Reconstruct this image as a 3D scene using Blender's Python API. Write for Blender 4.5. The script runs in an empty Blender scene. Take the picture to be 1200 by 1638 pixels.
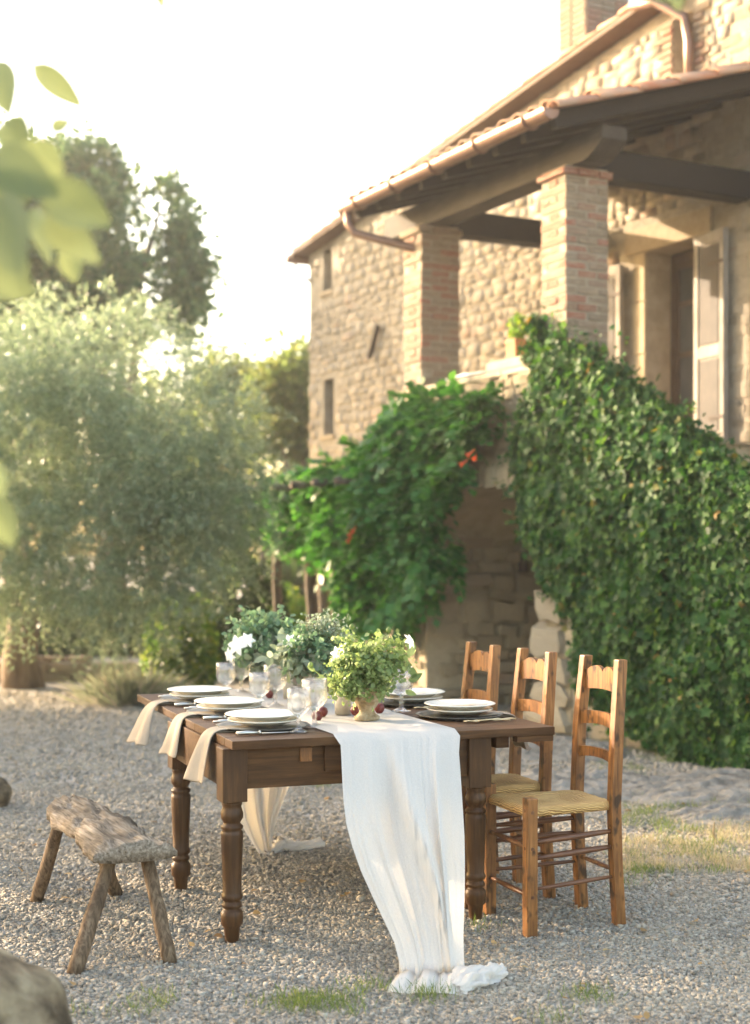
import bpy, bmesh, math, random
import numpy as np
from mathutils import Vector, Matrix, Euler, noise

random.seed(7); RNG = np.random.default_rng(7)
SC = bpy.context.scene
COL = SC.collection
R_ = math.radians

# ------------------------------------------------------------------ camera
FPX, HZ, CAMH = 2313.0, 885.0, 1.43          # photo focal length (px), horizon row, eye height
cam_d = bpy.data.cameras.new('camera'); cam = bpy.data.objects.new('camera', cam_d); COL.objects.link(cam)
cam.location = (0, 0, CAMH); cam.rotation_euler = (R_(90), 0, 0)
cam_d.sensor_fit = 'HORIZONTAL'; cam_d.sensor_width = 41.5; cam_d.lens = 80.0
cam_d.shift_y = (HZ - 819.0) / 1200.0
cam_d.clip_start = 0.05; cam_d.clip_end = 2000
cam_d.dof.use_dof = True; cam_d.dof.focus_distance = 5.5; cam_d.dof.aperture_fstop = 3.0
SC.camera = cam

# ------------------------------------------------------------------ light
SUN_AZ = Vector((-0.86, 0.51, 0)).normalized(); SUN_EL = R_(14.5)
w = bpy.data.worlds.new('World'); SC.world = w; w.use_nodes = True
nt = w.node_tree; bg = nt.nodes['Background']
sky = nt.nodes.new('ShaderNodeTexSky'); sky.sky_type = 'NISHITA'; sky.sun_disc = False
sky.sun_elevation = SUN_EL; sky.sun_rotation = math.atan2(SUN_AZ.x, SUN_AZ.y)
sky.air_density = 1.0; sky.dust_density = 4.0; sky.ozone_density = 0.6
nt.links.new(sky.outputs[0], bg.inputs[0]); bg.inputs[1].default_value = 0.15
sd = bpy.data.lights.new('sun', 'SUN'); sun = bpy.data.objects.new('sun', sd); COL.objects.link(sun)
sd.energy = 2.1; sd.angle = R_(0.6); sd.color = (1.0, 0.84, 0.69)
sun_dir = (SUN_AZ * math.cos(SUN_EL) + Vector((0, 0, math.sin(SUN_EL))))
sun.rotation_euler = sun_dir.to_track_quat('Z', 'Y').to_euler(); sun.location = (-6, 4, 9)
SC.view_settings.view_transform = 'Standard'; SC.view_settings.look = 'None'
SC.view_settings.exposure = 2.95; SC.view_settings.gamma = 1.0
SC.view_settings.use_white_balance = True; SC.view_settings.white_balance_temperature = 7450; SC.view_settings.white_balance_tint = 10
SC.cycles.use_denoising = True
SC.cycles.max_bounces = 10; SC.cycles.transparent_max_bounces = 16
SC.cycles.sample_clamp_indirect = 6.0
SC.cycles.caustics_reflective = False; SC.cycles.caustics_refractive = False

# ------------------------------------------------------------------ mapping helpers
def gpt(x, y, z=0.0):                       # photo pixel -> point on the level z
    D = FPX * (CAMH - z) / (y - HZ); return Vector(((x - 600) / FPX * D, D, z))
def dpt(x, y, D):                           # photo pixel + distance -> point
    return Vector(((x - 600) / FPX * D, D, CAMH - (y - HZ) / FPX * D))

# ------------------------------------------------------------------ mesh helpers
class MB:
    def __init__(s): s.v = []; s.f = []
    def add(s, vs, fs):
        n = len(s.v); s.v += [tuple(v) for v in vs]; s.f += [tuple(i + n for i in f) for f in fs]; return s
    def box(s, a, b, M=None):
        x0, y0, z0 = a; x1, y1, z1 = b
        vs = [Vector(p) for p in ((x0,y0,z0),(x1,y0,z0),(x1,y1,z0),(x0,y1,z0),(x0,y0,z1),(x1,y0,z1),(x1,y1,z1),(x0,y1,z1))]
        if M: vs = [M @ v for v in vs]
        return s.add(vs, [(0,3,2,1),(4,5,6,7),(0,1,5,4),(1,2,6,5),(2,3,7,6),(3,0,4,7)])
    def beam(s, p, q, wx, wz, up=Vector((0,0,1))):   # bar from p to q, section wx by wz
        p = Vector(p); q = Vector(q); d = (q - p).normalized(); sx = d.cross(up).normalized(); sz = sx.cross(d)
        vs = []
        for c in (p, q):
            for a, b in ((-1,-1),(1,-1),(1,1),(-1,1)): vs.append(c + sx*a*wx/2 + sz*b*wz/2)
        return s.add(vs, [(0,1,2,3),(7,6,5,4),(0,4,5,1),(1,5,6,2),(2,6,7,3),(3,7,4,0)])
    def tube(s, pts, rad, n=8, cap=True, squash=None):
        pts = [Vector(p) for p in pts]
        if not hasattr(rad, '__len__'): rad = [rad] * len(pts)
        rings = []; side = None
        for i, p in enumerate(pts):
            d = (pts[min(i+1, len(pts)-1)] - pts[max(i-1, 0)]).normalized()
            if side is None: side = d.orthogonal().normalized()
            side = (side - d * side.dot(d)).normalized(); o = d.cross(side)
            rings.append([p + (side*math.cos(2*math.pi*k/n) + o*math.sin(2*math.pi*k/n)) * rad[i] for k in range(n)])
        vs = [v for r in rings for v in r]; fs = []
        for i in range(len(pts)-1):
            for k in range(n): fs.append((i*n+k, i*n+(k+1)%n, (i+1)*n+(k+1)%n, (i+1)*n+k))
        if cap: fs.append(tuple(range(n))[::-1]); fs.append(tuple((len(pts)-1)*n+k for k in range(n)))
        return s.add(vs, fs)
    def lathe(s, prof, n=24, c=(0,0,0), mod=None, close=False):
        vs = []; fs = []
        for i, (r, z) in enumerate(prof):
            for k in range(n):
                a = 2*math.pi*k/n; rr = r * (mod(a, z) if mod else 1)
                vs.append((c[0]+rr*math.cos(a), c[1]+rr*math.sin(a), c[2]+z))
        m = len(prof)
        for i in range(m if close else m-1):
            j = (i+1) % m
            for k in range(n): fs.append((i*n+k, i*n+(k+1)%n, j*n+(k+1)%n, j*n+k))
        return s.add(vs, fs)
    def grid(s, P):                         # P[i][j] points
        n = len(P); m = len(P[0]); vs = [p for r in P for p in r]; fs = []
        for i in range(n-1):
            for j in range(m-1): fs.append((i*m+j, i*m+j+1, (i+1)*m+j+1, (i+1)*m+j))
        return s.add(vs, fs)
    def mesh(s, name):
        me = bpy.data.meshes.new(name); me.from_pydata(s.v, [], s.f); me.validate(); me.update(); return me
    def build(s, name, mat, parent=None, smooth=False, bevel=0, loc=None, rot=None, fix=False, subsurf=0, solid=0):
        me = s.mesh(name)
        if fix or bevel:
            bm = bmesh.new(); bm.from_mesh(me); bmesh.ops.recalc_face_normals(bm, faces=bm.faces)
            if bevel: bmesh.ops.bevel(bm, geom=list(bm.edges), offset=bevel, segments=2, affect='EDGES', profile=0.6, clamp_overlap=True)
            bm.to_mesh(me); bm.free()
        o = link(name, me, mat, parent, smooth, loc, rot)
        if solid:
            m = o.modifiers.new('thick', 'SOLIDIFY'); m.thickness = solid; m.offset = 0
        if subsurf:
            m = o.modifiers.new('sub', 'SUBSURF'); m.levels = subsurf; m.render_levels = subsurf
        return o

def link(name, me, mat, parent=None, smooth=False, loc=None, rot=None):
    o = bpy.data.objects.new(name, me); COL.objects.link(o)
    if mat is not None and not me.materials: me.materials.append(mat)
    if smooth: me.polygons.foreach_set('use_smooth', [True]*len(me.polygons))
    if parent: o.parent = parent
    if loc is not None: o.location = loc
    if rot is not None: o.rotation_euler = rot
    return o
def tag(o, label=None, cat=None, group=None, kind=None):
    if label: o['label'] = label
    if cat: o['category'] = cat
    if group: o['group'] = group
    if kind: o['kind'] = kind
    return o
def thing(name, label, cat, loc=(0,0,0), rotz=0, group=None):
    o = bpy.data.objects.new(name, None); COL.objects.link(o); o.empty_display_size = 0.1
    o.location = loc; o.rotation_euler = (0,0,rotz); return tag(o, label, cat, group)
def dup(root, label=None, loc=None, rotz=None):
    r = root.copy(); COL.objects.link(r)
    if label: r['label'] = label
    if loc is not None: r.location = loc
    if rotz is not None: r.rotation_euler = (0,0,rotz)
    for ch in list(root.children):
        c = ch.copy(); COL.objects.link(c); c.parent = r
        for g in list(ch.children):
            d = g.copy(); COL.objects.link(d); d.parent = c
    return r

def np_mesh(name, V, F):                    # V (n,3), F (m,k) equal-size faces
    me = bpy.data.meshes.new(name); V = np.asarray(V, np.float32); F = np.asarray(F, np.int32)
    m, k = F.shape
    me.vertices.add(len(V)); me.vertices.foreach_set('co', V.ravel())
    me.loops.add(m*k); me.loops.foreach_set('vertex_index', F.ravel())
    me.polygons.add(m); me.polygons.foreach_set('loop_start', np.arange(0, m*k, k, dtype=np.int32))
    me.polygons.foreach_set('loop_total', np.full(m, k, np.int32))
    me.update(calc_edges=True); return me
def norm(a): return a / (np.linalg.norm(a, axis=1, keepdims=True) + 1e-9)
def scatter(name, tmpl, pos, dirs, nrm, size, mat, parent=None, width=None):
    """copies of a leaf template (x = across, y = along, z = up off the blade) at pos, blade axis dirs, facing nrm"""
    TV, TF = tmpl; TV = np.asarray(TV, float); TF = np.asarray(TF, int)
    d = norm(np.asarray(dirs, float)); n = np.asarray(nrm, float)
    s = norm(np.cross(d, n)); n = np.cross(s, d)
    size = np.asarray(size, float)[:, None, None]
    wd = 1.0 if width is None else np.asarray(width, float)[:, None, None]
    V = pos[:, None, :] + size * (TV[None,:,0:1]*wd*s[:,None,:] + TV[None,:,1:2]*d[:,None,:] + TV[None,:,2:3]*n[:,None,:])
    N = len(pos); k = len(TV)
    F = (TF[None] + (np.arange(N)*k)[:,None,None]).reshape(-1, TF.shape[1])
    o = link(name, np_mesh(name, V.reshape(-1,3), F), mat, parent)
    if parent: o['kind'] = 'stuff'
    return o
DIAMOND = ([(0,0,0),(.5,.5,.06),(0,1,0),(-.5,.5,.06)], [(0,1,2,3)])
OVAL = ([(0,0,0),(.42,.3,.1),(.36,.68,.08),(0,1,-.05),(-.36,.68,.08),(-.42,.3,.1),(0,.5,0)],
        [(0,1,2,6),(6,2,3,3),(6,3,4,4),(0,6,4,5)])
OVAL = (OVAL[0], [(0,1,6),(1,2,6),(2,3,6),(3,4,6),(4,5,6),(5,0,6)])
IVY = ([(0,0,0),(.42,-.12,.06),(.34,.3,.1),(.58,.52,.02),(.2,.62,.08),(0,1,-.06),(-.2,.62,.08),(-.58,.52,.02),(-.34,.3,.1),(-.42,-.12,.06),(0,.35,-.03)],
       [(0,1,10),(1,2,10),(2,3,10),(3,4,10),(4,5,10),(5,6,10),(6,7,10),(7,8,10),(8,9,10),(9,0,10)])
def rnd_dirs(n, rng=RNG): return norm(rng.normal(size=(n,3)))

# ------------------------------------------------------------------ material helpers
def new_mat(name):
    m = bpy.data.materials.new(name); m.use_nodes = True; nt = m.node_tree
    return m, nt, nt.nodes['Principled BSDF'], nt.nodes['Material Output']
def N(nt, typ, **kw):
    n = nt.nodes.new('ShaderNode' + typ)
    for k, v in kw.items():
        if k == 'ins':
            for i, x in v.items(): n.inputs[i].default_value = x
        else: setattr(n, k, v)
    return n
def L(nt, a, b): nt.links.new(a, b)
def ramp(nt, fac, stops):
    r = N(nt, 'ValToRGB'); e = r.color_ramp.elements
    while len(e) < len(stops): e.new(0.5)
    for el, (p, c) in zip(e, stops): el.position = p; el.color = (*c, 1)
    L(nt, fac, r.inputs[0]); return r.outputs[0]
def coords(nt, scale=(1,1,1), per_obj=True):
    tc = N(nt, 'TexCoord'); mp = N(nt, 'Mapping'); mp.inputs['Scale'].default_value = scale
    if per_obj:
        oi = N(nt, 'ObjectInfo'); ml = N(nt, 'Math', operation='MULTIPLY', ins={1: 37.0}); L(nt, oi.outputs['Random'], ml.inputs[0])
        ad = N(nt, 'VectorMath', operation='ADD'); L(nt, tc.outputs['Object'], ad.inputs[0]); L(nt, ml.outputs[0], ad.inputs[1])
        L(nt, ad.outputs[0], mp.inputs[0])
    else: L(nt, tc.outputs['Object'], mp.inputs[0])
    return mp.outputs[0]
def rand_val(nt):                            # random per object and per loose piece
    g = N(nt, 'NewGeometry'); oi = N(nt, 'ObjectInfo'); a = N(nt, 'Math', operation='ADD'); f = N(nt, 'Math', operation='FRACT')
    L(nt, g.outputs['Random Per Island'], a.inputs[0]); L(nt, oi.outputs['Random'], a.inputs[1]); L(nt, a.outputs[0], f.inputs[0]); return f.outputs[0]
def mix(nt, fac, a, b, blend='MIX'):
    m = N(nt, 'MixRGB', blend_type=blend)
    for i, x in ((0, fac), (1, a), (2, b)):
        if hasattr(x, 'links'): L(nt, x, m.inputs[i])
        else: m.inputs[i].default_value = x if i == 0 else (*x, 1)
    return m.outputs[0]
def bump(nt, bsdf, h, strength=0.5, dist=0.02):
    b = N(nt, 'Bump', ins={'Strength': strength, 'Distance': dist}); L(nt, h, b.inputs['Height']); L(nt, b.outputs[0], bsdf.inputs['Normal'])
def m_noise(name, c1, c2, scale=8, rough=.8, bs=.4, bd=.01, stretch=(1,1,1), detail=8, c3=None, lo=.3, hi=.7, spec=.3):
    m, nt, b, o = new_mat(name); v = coords(nt, stretch)
    n = N(nt, 'TexNoise', ins={'Scale': scale, 'Detail': detail, 'Roughness': .62}); L(nt, v, n.inputs['Vector'])
    st = [(lo, c1), (hi, c2)] if c3 is None else [(lo, c1), ((lo+hi)/2, c2), (hi, c3)]
    L(nt, ramp(nt, n.outputs[0], st), b.inputs['Base Color']); b.inputs['Roughness'].default_value = rough
    b.inputs['Specular IOR Level'].default_value = spec
    if bs: bump(nt, b, n.outputs[0], bs, bd)
    return m
def m_stone(name, stops, grime=(.25,.22,.18), rough=.9, scale=14, bd=.02, stain=(.30,.26,.20), st_scale=.9, st_amt=.6):
    m, nt, b, o = new_mat(name); v = coords(nt)
    base = ramp(nt, rand_val(nt), stops)
    n = N(nt, 'TexNoise', ins={'Scale': scale, 'Detail': 9, 'Roughness': .65}); L(nt, v, n.inputs['Vector'])
    n2 = N(nt, 'TexNoise', ins={'Scale': 3.0, 'Detail': 5}); L(nt, v, n2.inputs['Vector'])
    c = mix(nt, ramp(nt, n.outputs[0], [(.42, (0,0,0)), (.7, (.55,.55,.55))]), base, grime)
    c = mix(nt, ramp(nt, n2.outputs[0], [(.45, (0,0,0)), (.75, (.5,.5,.5))]), c, (.42,.36,.27))
    ge = N(nt, 'NewGeometry'); n3 = N(nt, 'TexNoise', ins={'Scale': st_scale, 'Detail': 7, 'Roughness': .6}); L(nt, ge.outputs['Position'], n3.inputs['Vector'])
    c = mix(nt, ramp(nt, n3.outputs[0], [(.42, (0,0,0)), (.68, (st_amt,)*3)]), c, stain)
    L(nt, c, b.inputs['Base Color']); b.inputs['Roughness'].default_value = rough; b.inputs['Specular IOR Level'].default_value = .2
    bump(nt, b, n.outputs[0], .8, bd); return m
def m_wood(name, c1, c2, c3, axis=2, scale=6, rough=.5, bd=.004, knots=0, spec=.4, grain=14):
    m, nt, b, o = new_mat(name); st = [grain]*3; st[axis] = 1.0
    v = coords(nt, tuple(st))
    n = N(nt, 'TexNoise', ins={'Scale': scale, 'Detail': 8, 'Roughness': .6, 'Distortion': .4}); L(nt, v, n.inputs['Vector'])
    c = ramp(nt, n.outputs[0], [(.3, c1), (.5, c2), (.72, c3)])
    v2 = coords(nt)
    n2 = N(nt, 'TexNoise', ins={'Scale': 5.0, 'Detail': 4}); L(nt, v2, n2.inputs['Vector'])
    c = mix(nt, ramp(nt, n2.outputs[0], [(.42, (.0,.0,.0)), (.68, (.7,.7,.7))]), c, c1)
    if knots:
        k = N(nt, 'TexNoise', ins={'Scale': 26.0, 'Detail': 2}); L(nt, coords(nt, (1,1,.6)), k.inputs['Vector'])
        c = mix(nt, ramp(nt, k.outputs[0], [(.56, (0,0,0)), (.68, (knots,)*3)]), c, tuple(x*.22 for x in c1))
    L(nt, c, b.inputs['Base Color']); b.inputs['Roughness'].default_value = rough; b.inputs['Specular IOR Level'].default_value = spec
    bump(nt, b, n.outputs[0], .5, bd); return m
def m_leaf(name, stops, trans=.45, rough=.45, tcol=None, spec=.4):
    m, nt, b, o = new_mat(name)
    c = ramp(nt, rand_val(nt), stops)
    L(nt, c, b.inputs['Base Color']); b.inputs['Roughness'].default_value = rough; b.inputs['Specular IOR Level'].default_value = spec
    t = N(nt, 'BsdfTranslucent'); hs = N(nt, 'HueSaturation', ins={'Hue': .485, 'Saturation': 1.15, 'Value': 1.7}); L(nt, c, hs.inputs['Color'])
    L(nt, hs.outputs[0], t.inputs[0])
    mx = N(nt, 'MixShader', ins={0: trans}); L(nt, b.outputs[0], mx.inputs[1]); L(nt, t.outputs[0], mx.inputs[2]); L(nt, mx.outputs[0], o.inputs['Surface'])
    return m
def m_cloth(name, col, trans=.35, thin=0.0, scale=500, bd=.004, crinkle=True):
    m, nt, b, o = new_mat(name)
    b.inputs['Base Color'].default_value = (*col, 1); b.inputs['Roughness'].default_value = .9; b.inputs['Specular IOR Level'].default_value = .1
    v = coords(nt, (1,1,.06), False)
    n = N(nt, 'TexNoise', ins={'Scale': scale*.3, 'Detail': 5}); L(nt, v, n.inputs['Vector'])
    bump(nt, b, n.outputs[0], .7, bd)
    t = N(nt, 'BsdfTranslucent'); t.inputs[0].default_value = (*col, 1)
    mx = N(nt, 'MixShader', ins={0: trans}); L(nt, b.outputs[0], mx.inputs[1]); L(nt, t.outputs[0], mx.inputs[2])
    out = mx.outputs[0]
    if thin:
        v3 = coords(nt, (1,1,.03), False); n3 = N(nt, 'TexNoise', ins={'Scale': 260.0, 'Detail': 2}); L(nt, v3, n3.inputs['Vector'])
        mr = N(nt, 'MapRange', ins={1: .35, 2: .68, 3: 0.0, 4: thin*2.4}); L(nt, n3.outputs[0], mr.inputs[0])
        tr = N(nt, 'BsdfTransparent'); m2 = N(nt, 'MixShader'); L(nt, mr.outputs[0], m2.inputs[0]); L(nt, out, m2.inputs[1]); L(nt, tr.outputs[0], m2.inputs[2]); out = m2.outputs[0]
    L(nt, out, o.inputs['Surface']); return m

# palette
M = {}
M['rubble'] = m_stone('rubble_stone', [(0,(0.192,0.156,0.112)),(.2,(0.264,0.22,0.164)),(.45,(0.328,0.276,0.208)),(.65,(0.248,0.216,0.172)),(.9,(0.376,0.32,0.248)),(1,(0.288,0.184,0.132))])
M['rubble_low'] = m_stone('ochre_rubble_lifted_for_shade', [(0,(.32,.25,.16)),(.3,(.42,.34,.22)),(.6,(.50,.41,.27)),(.9,(.44,.36,.25)),(1,(.40,.26,.17))], stain=(.34,.28,.19))  # ochre rubble kept lighter so the shaded arch recess does not go dark
M['mortar_low'] = m_noise('ochre_mortar_lifted_for_shade', (.36,.295,.20), (.50,.415,.29), 7, .95, .9, .04)  # mortar lightened likewise to offset the shade under the landing
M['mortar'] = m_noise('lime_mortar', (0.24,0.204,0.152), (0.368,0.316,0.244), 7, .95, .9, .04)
M['brick'] = m_stone('old_brick', [(0,(.20,.155,.11)),(.4,(.27,.205,.145)),(.6,(.25,.165,.12)),(.74,(.29,.135,.09)),(.93,(.32,.12,.08)),(1,(.26,.20,.145))], scale=22, bd=.008, grime=(.18,.15,.12), stain=(.23,.18,.13), st_scale=2.2, st_amt=.5)
M['quoin'] = m_stone('pale_quoin', [(0,(.38,.32,.23)),(.5,(.46,.39,.28)),(1,(.36,.30,.22))], scale=10)
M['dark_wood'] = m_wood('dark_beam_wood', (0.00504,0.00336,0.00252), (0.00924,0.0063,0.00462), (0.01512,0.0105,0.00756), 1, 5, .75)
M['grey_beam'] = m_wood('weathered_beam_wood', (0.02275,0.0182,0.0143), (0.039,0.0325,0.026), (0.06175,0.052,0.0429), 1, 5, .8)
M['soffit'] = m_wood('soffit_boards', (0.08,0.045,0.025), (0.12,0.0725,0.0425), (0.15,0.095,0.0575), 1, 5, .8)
M['tile'] = m_stone('terracotta_tile', [(0,(.35,.14,.08)),(.4,(.42,.19,.11)),(.7,(.46,.26,.17)),(1,(.33,.17,.11))], grime=(.28,.22,.17), scale=12, bd=.006)
M['copper'] = m_noise('copper_gutter', (0.16,0.092,0.068), (0.24,0.144,0.108), 10, .42, .1, .002, spec=.6)
M['copper'].node_tree.nodes['Principled BSDF'].inputs['Metallic'].default_value = .55
M['lintel'] = m_noise('sandstone_lintel', (0.285,0.225,0.15), (0.39,0.315,0.2175), 9, .9, .3, .008)
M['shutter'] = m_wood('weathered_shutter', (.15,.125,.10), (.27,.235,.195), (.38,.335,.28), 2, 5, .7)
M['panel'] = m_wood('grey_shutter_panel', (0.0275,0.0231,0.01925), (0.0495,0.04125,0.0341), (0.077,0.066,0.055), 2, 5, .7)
M['door'] = m_wood('brown_door_wood', (.05,.03,.018), (.09,.055,.032), (.12,.08,.05), 2, 5, .5)
M['pane'] = m_noise('dark_window_pane', (.06,.06,.06), (.10,.10,.095), 3, .06, 0, spec=.8)
M['iron'] = m_noise('rusty_iron', (.03,.025,.02), (.07,.045,.03), 30, .7, .3, .003)
M['gravel_bed'] = None
M['table'] = m_wood('walnut_table', (.042,.0175,.0062), (.080,.0355,.0125), (.13,.061,.023), 0, 5, .52, .002, spec=.18)
M['table_leg'] = m_wood('walnut_leg', (.042,.0175,.0062), (.075,.033,.0115), (.12,.056,.021), 2, 5, .45, .002, spec=.25)
M['chair'] = m_wood('honey_chair_wood', (.085,.030,.008), (.25,.098,.026), (.40,.175,.052), 2, 5, .4, .003, knots=.85)
M['rung'] = m_wood('dark_rung_wood', (.08,.028,.012), (.15,.058,.024), (.21,.09,.04), 1, 5, .45, .003)
M['old_wood'] = m_wood('weathered_bench_wood', (.05,.038,.028), (.22,.175,.13), (.40,.335,.265), 1, 3.5, .9, .02, spec=.1, grain=24)
M['old_leg'] = m_wood('weathered_bench_leg', (.045,.028,.018), (.15,.10,.062), (.26,.185,.12), 2, 4, .85, .006, spec=.15, grain=22)
M['gauze'] = m_cloth('white_gauze', (.79,.745,.685), .40, .03)
M['linen'] = m_cloth('beige_linen', (.46,.385,.30), .22)
M['whitecloth'] = m_cloth('white_cotton', (.82,.81,.79), .25)
M['china'] = m_noise('cream_china', (.78,.73,.63), (.84,.80,.71), 6, .25, 0, spec=.5)
M['charger'] = m_noise('pewter_charger', (.10,.095,.085), (.20,.185,.16), 25, .42, .15, .002)
M['charger'].node_tree.nodes['Principled BSDF'].inputs['Metallic'].default_value = .5
M['steel'] = m_noise('aged_silver', (.42,.40,.36), (.62,.59,.53), 12, .3, 0)
M['steel'].node_tree.nodes['Principled BSDF'].inputs['Metallic'].default_value = .9
M['gold'] = m_noise('twig_brass', (.55,.42,.24), (.72,.58,.36), 12, .35, 0)
M['gold'].node_tree.nodes['Principled BSDF'].inputs['Metallic'].default_value = .8
M['urn'] = m_noise('mossy_urn_stone', (.17,.11,.055), (.36,.26,.15), 26, .95, 1.0, .02, c3=(.50,.42,.29))
M['clay'] = m_noise('beige_clay', (.42,.35,.26), (.55,.47,.36), 14, .85, .3, .004)
M['terra'] = m_noise('terracotta_pot', (.36,.15,.07), (.50,.24,.12), 10, .8, .2, .003)
M['fruit'] = m_noise('plum_skin', (.10,.012,.012), (.22,.03,.02), 8, .35, 0, spec=.5)
M['card'] = m_noise('menu_card', (.74,.70,.62), (.80,.76,.68), 4, .8, 0)
M['bark'] = m_noise('olive_bark', (.10,.07,.05), (.24,.18,.13), 9, .95, .9, .04, stretch=(1,1,.25))
M['post'] = m_noise('pergola_post_bark', (.07,.055,.045), (.17,.14,.115), 8, .95, .8, .03, stretch=(1,1,.2))
M['boulder'] = m_noise('lichen_boulder', (.06,.042,.024), (.19,.14,.085), 7, .95, 1.0, .06, c3=(.34,.27,.17), lo=.36, hi=.64)
M['slab'] = m_noise('grey_rock_slab', (.13,.118,.10), (.29,.265,.23), 9, .95, 1.0, .06, lo=.36, hi=.62)
M['ivy'] = m_leaf('ivy_leaf', [(0,(0.0175,0.0525,0.015)),(.5,(0.02875,0.0875,0.0225)),(.82,(0.0525,0.1313,0.03)),(.985,(0.1063,0.2,0.04375)),(1,(0.25,0.1375,0.04375))], .28, .5, spec=.18)
M['vine'] = m_leaf('trumpet_vine_leaf', [(0,(0.0308,0.1092,0.028)),(.6,(0.0476,0.1652,0.0392)),(1,(0.091,0.231,0.056))], .35, .45)
M['olive'] = m_leaf('olive_leaf', [(0,(0.1235,0.1755,0.104)),(.6,(0.195,0.2535,0.156)),(1,(0.299,0.3575,0.234))], .45, .34, spec=.7)
M['dark_leaf'] = m_leaf('dark_tree_leaf', [(0,(0.0625,0.1125,0.05625)),(.6,(0.09375,0.1562,0.075)),(1,(0.15,0.2125,0.1))], .4, .5)
M['sun_leaf'] = m_leaf('sunny_tree_leaf', [(0,(.08,.12,.045)),(.6,(.12,.16,.06)),(1,(.17,.19,.075))], .45, .5)
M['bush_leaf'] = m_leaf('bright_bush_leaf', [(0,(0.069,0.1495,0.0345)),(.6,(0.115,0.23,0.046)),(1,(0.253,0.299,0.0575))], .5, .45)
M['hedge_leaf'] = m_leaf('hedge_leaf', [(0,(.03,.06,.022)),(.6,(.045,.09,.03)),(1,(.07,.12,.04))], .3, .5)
M['near_leaf'] = m_leaf('pear_leaf', [(0,(.11,.14,.07)),(.5,(.17,.205,.10)),(1,(.28,.32,.15))], .42, .45)
M['herb'] = m_leaf('light_herb_leaf', [(0,(.13,.19,.07)),(.5,(.21,.285,.115)),(1,(.34,.41,.19))], .5, .45)
M['sage'] = m_leaf('grey_sage_leaf', [(0,(.17,.22,.15)),(.5,(.24,.29,.20)),(1,(.34,.37,.28))], .35, .55)
M['blue_herb'] = m_leaf('blue_green_herb_leaf', [(0,(.10,.18,.10)),(.5,(.15,.25,.14)),(1,(.24,.33,.18))], .4, .5)
M['petal'] = m_leaf('white_petal', [(0,(.80,.79,.75)),(1,(.86,.85,.82))], .35, .6)
M['orange'] = m_leaf('orange_trumpet', [(0,(.48,.13,.05)),(1,(.58,.18,.08))], .4, .5)
M['stem'] = m_noise('green_stem', (.12,.15,.06), (.20,.22,.09), 20, .7, 0)
M['grass'] = m_leaf('green_grass', [(0,(.07,.12,.03)),(.6,(.12,.18,.045)),(1,(.22,.24,.07))], .4, .6)
M['dry_grass'] = m_leaf('dry_grass', [(0,(.34,.28,.17)),(.6,(.46,.39,.26)),(1,(.22,.24,.10))], .4, .7)
M['litter'] = m_leaf('fallen_leaf', [(0,(.20,.12,.05)),(.5,(.32,.21,.09)),(1,(.42,.30,.14))], .2, .7)
M['lavender'] = m_leaf('lavender_leaf', [(0,(.14,.17,.11)),(.6,(.20,.22,.15)),(1,(.27,.24,.20))], .35, .6)
def glass_mat():
    m, nt, b, o = new_mat('clear_glass')
    b.inputs['Base Color'].default_value = (.98,.98,.97,1); b.inputs['Roughness'].default_value = .0
    b.inputs['Transmission Weight'].default_value = 1.0; b.inputs['IOR'].default_value = 1.45
    tr = N(nt, 'BsdfTransparent'); tl = N(nt, 'BsdfTranslucent'); tl.inputs[0].default_value = (.9,.9,.88,1)
    gl = N(nt, 'BsdfGlossy', ins={'Roughness': .04}); lw = N(nt, 'LayerWeight', ins={'Blend': .5}); pw = N(nt, 'Math', operation='POWER', ins={1: 3.0}); L(nt, lw.outputs['Facing'], pw.inputs[0]); fr = N(nt, 'Math', operation='MULTIPLY_ADD', ins={1: .45, 2: .05}); L(nt, pw.outputs[0], fr.inputs[0])
    m1 = N(nt, 'MixShader', ins={0: .42}); L(nt, tr.outputs[0], m1.inputs[1]); L(nt, b.outputs[0], m1.inputs[2])
    m2 = N(nt, 'MixShader', ins={0: .008}); L(nt, m1.outputs[0], m2.inputs[1]); L(nt, tl.outputs[0], m2.inputs[2])
    m3 = N(nt, 'MixShader'); L(nt, fr.outputs[0], m3.inputs[0]); L(nt, m2.outputs[0], m3.inputs[1]); L(nt, gl.outputs[0], m3.inputs[2])
    L(nt, m3.outputs[0], o.inputs['Surface']); return m
M['glass'] = glass_mat()
def gravel_mat(name, scale, big):
    m, nt, b, o = new_mat(name); v = coords(nt, (1,1,1), False)
    vo = N(nt, 'TexVoronoi', ins={'Scale': scale}); L(nt, v, vo.inputs['Vector'])
    sp = N(nt, 'SeparateColor'); L(nt, vo.outputs['Color'], sp.inputs[0])
    c = ramp(nt, sp.outputs[0], [(0,(.21,.195,.175)),(.3,(.28,.262,.24)),(.6,(.35,.325,.29)),(.85,(.43,.40,.36)),(1,(.38,.31,.24))])
    n = N(nt, 'TexNoise', ins={'Scale': 1.1, 'Detail': 5}); L(nt, v, n.inputs['Vector'])
    c = mix(nt, ramp(nt, n.outputs[0], [(.45,(0,0,0)),(.75,(.45,.45,.45))]), c, (.33,.29,.24))
    L(nt, c, b.inputs['Base Color']); b.inputs['Roughness'].default_value = .95; b.inputs['Specular IOR Level'].default_value = .15
    iv = N(nt, 'Math', operation='SUBTRACT', ins={0: 1.0}); L(nt, vo.outputs['Distance'], iv.inputs[1])
    bump(nt, b, iv.outputs[0], 1.0, big); return m
M['gravel_bed'] = gravel_mat('gravel_bed', 70, .012)
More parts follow.
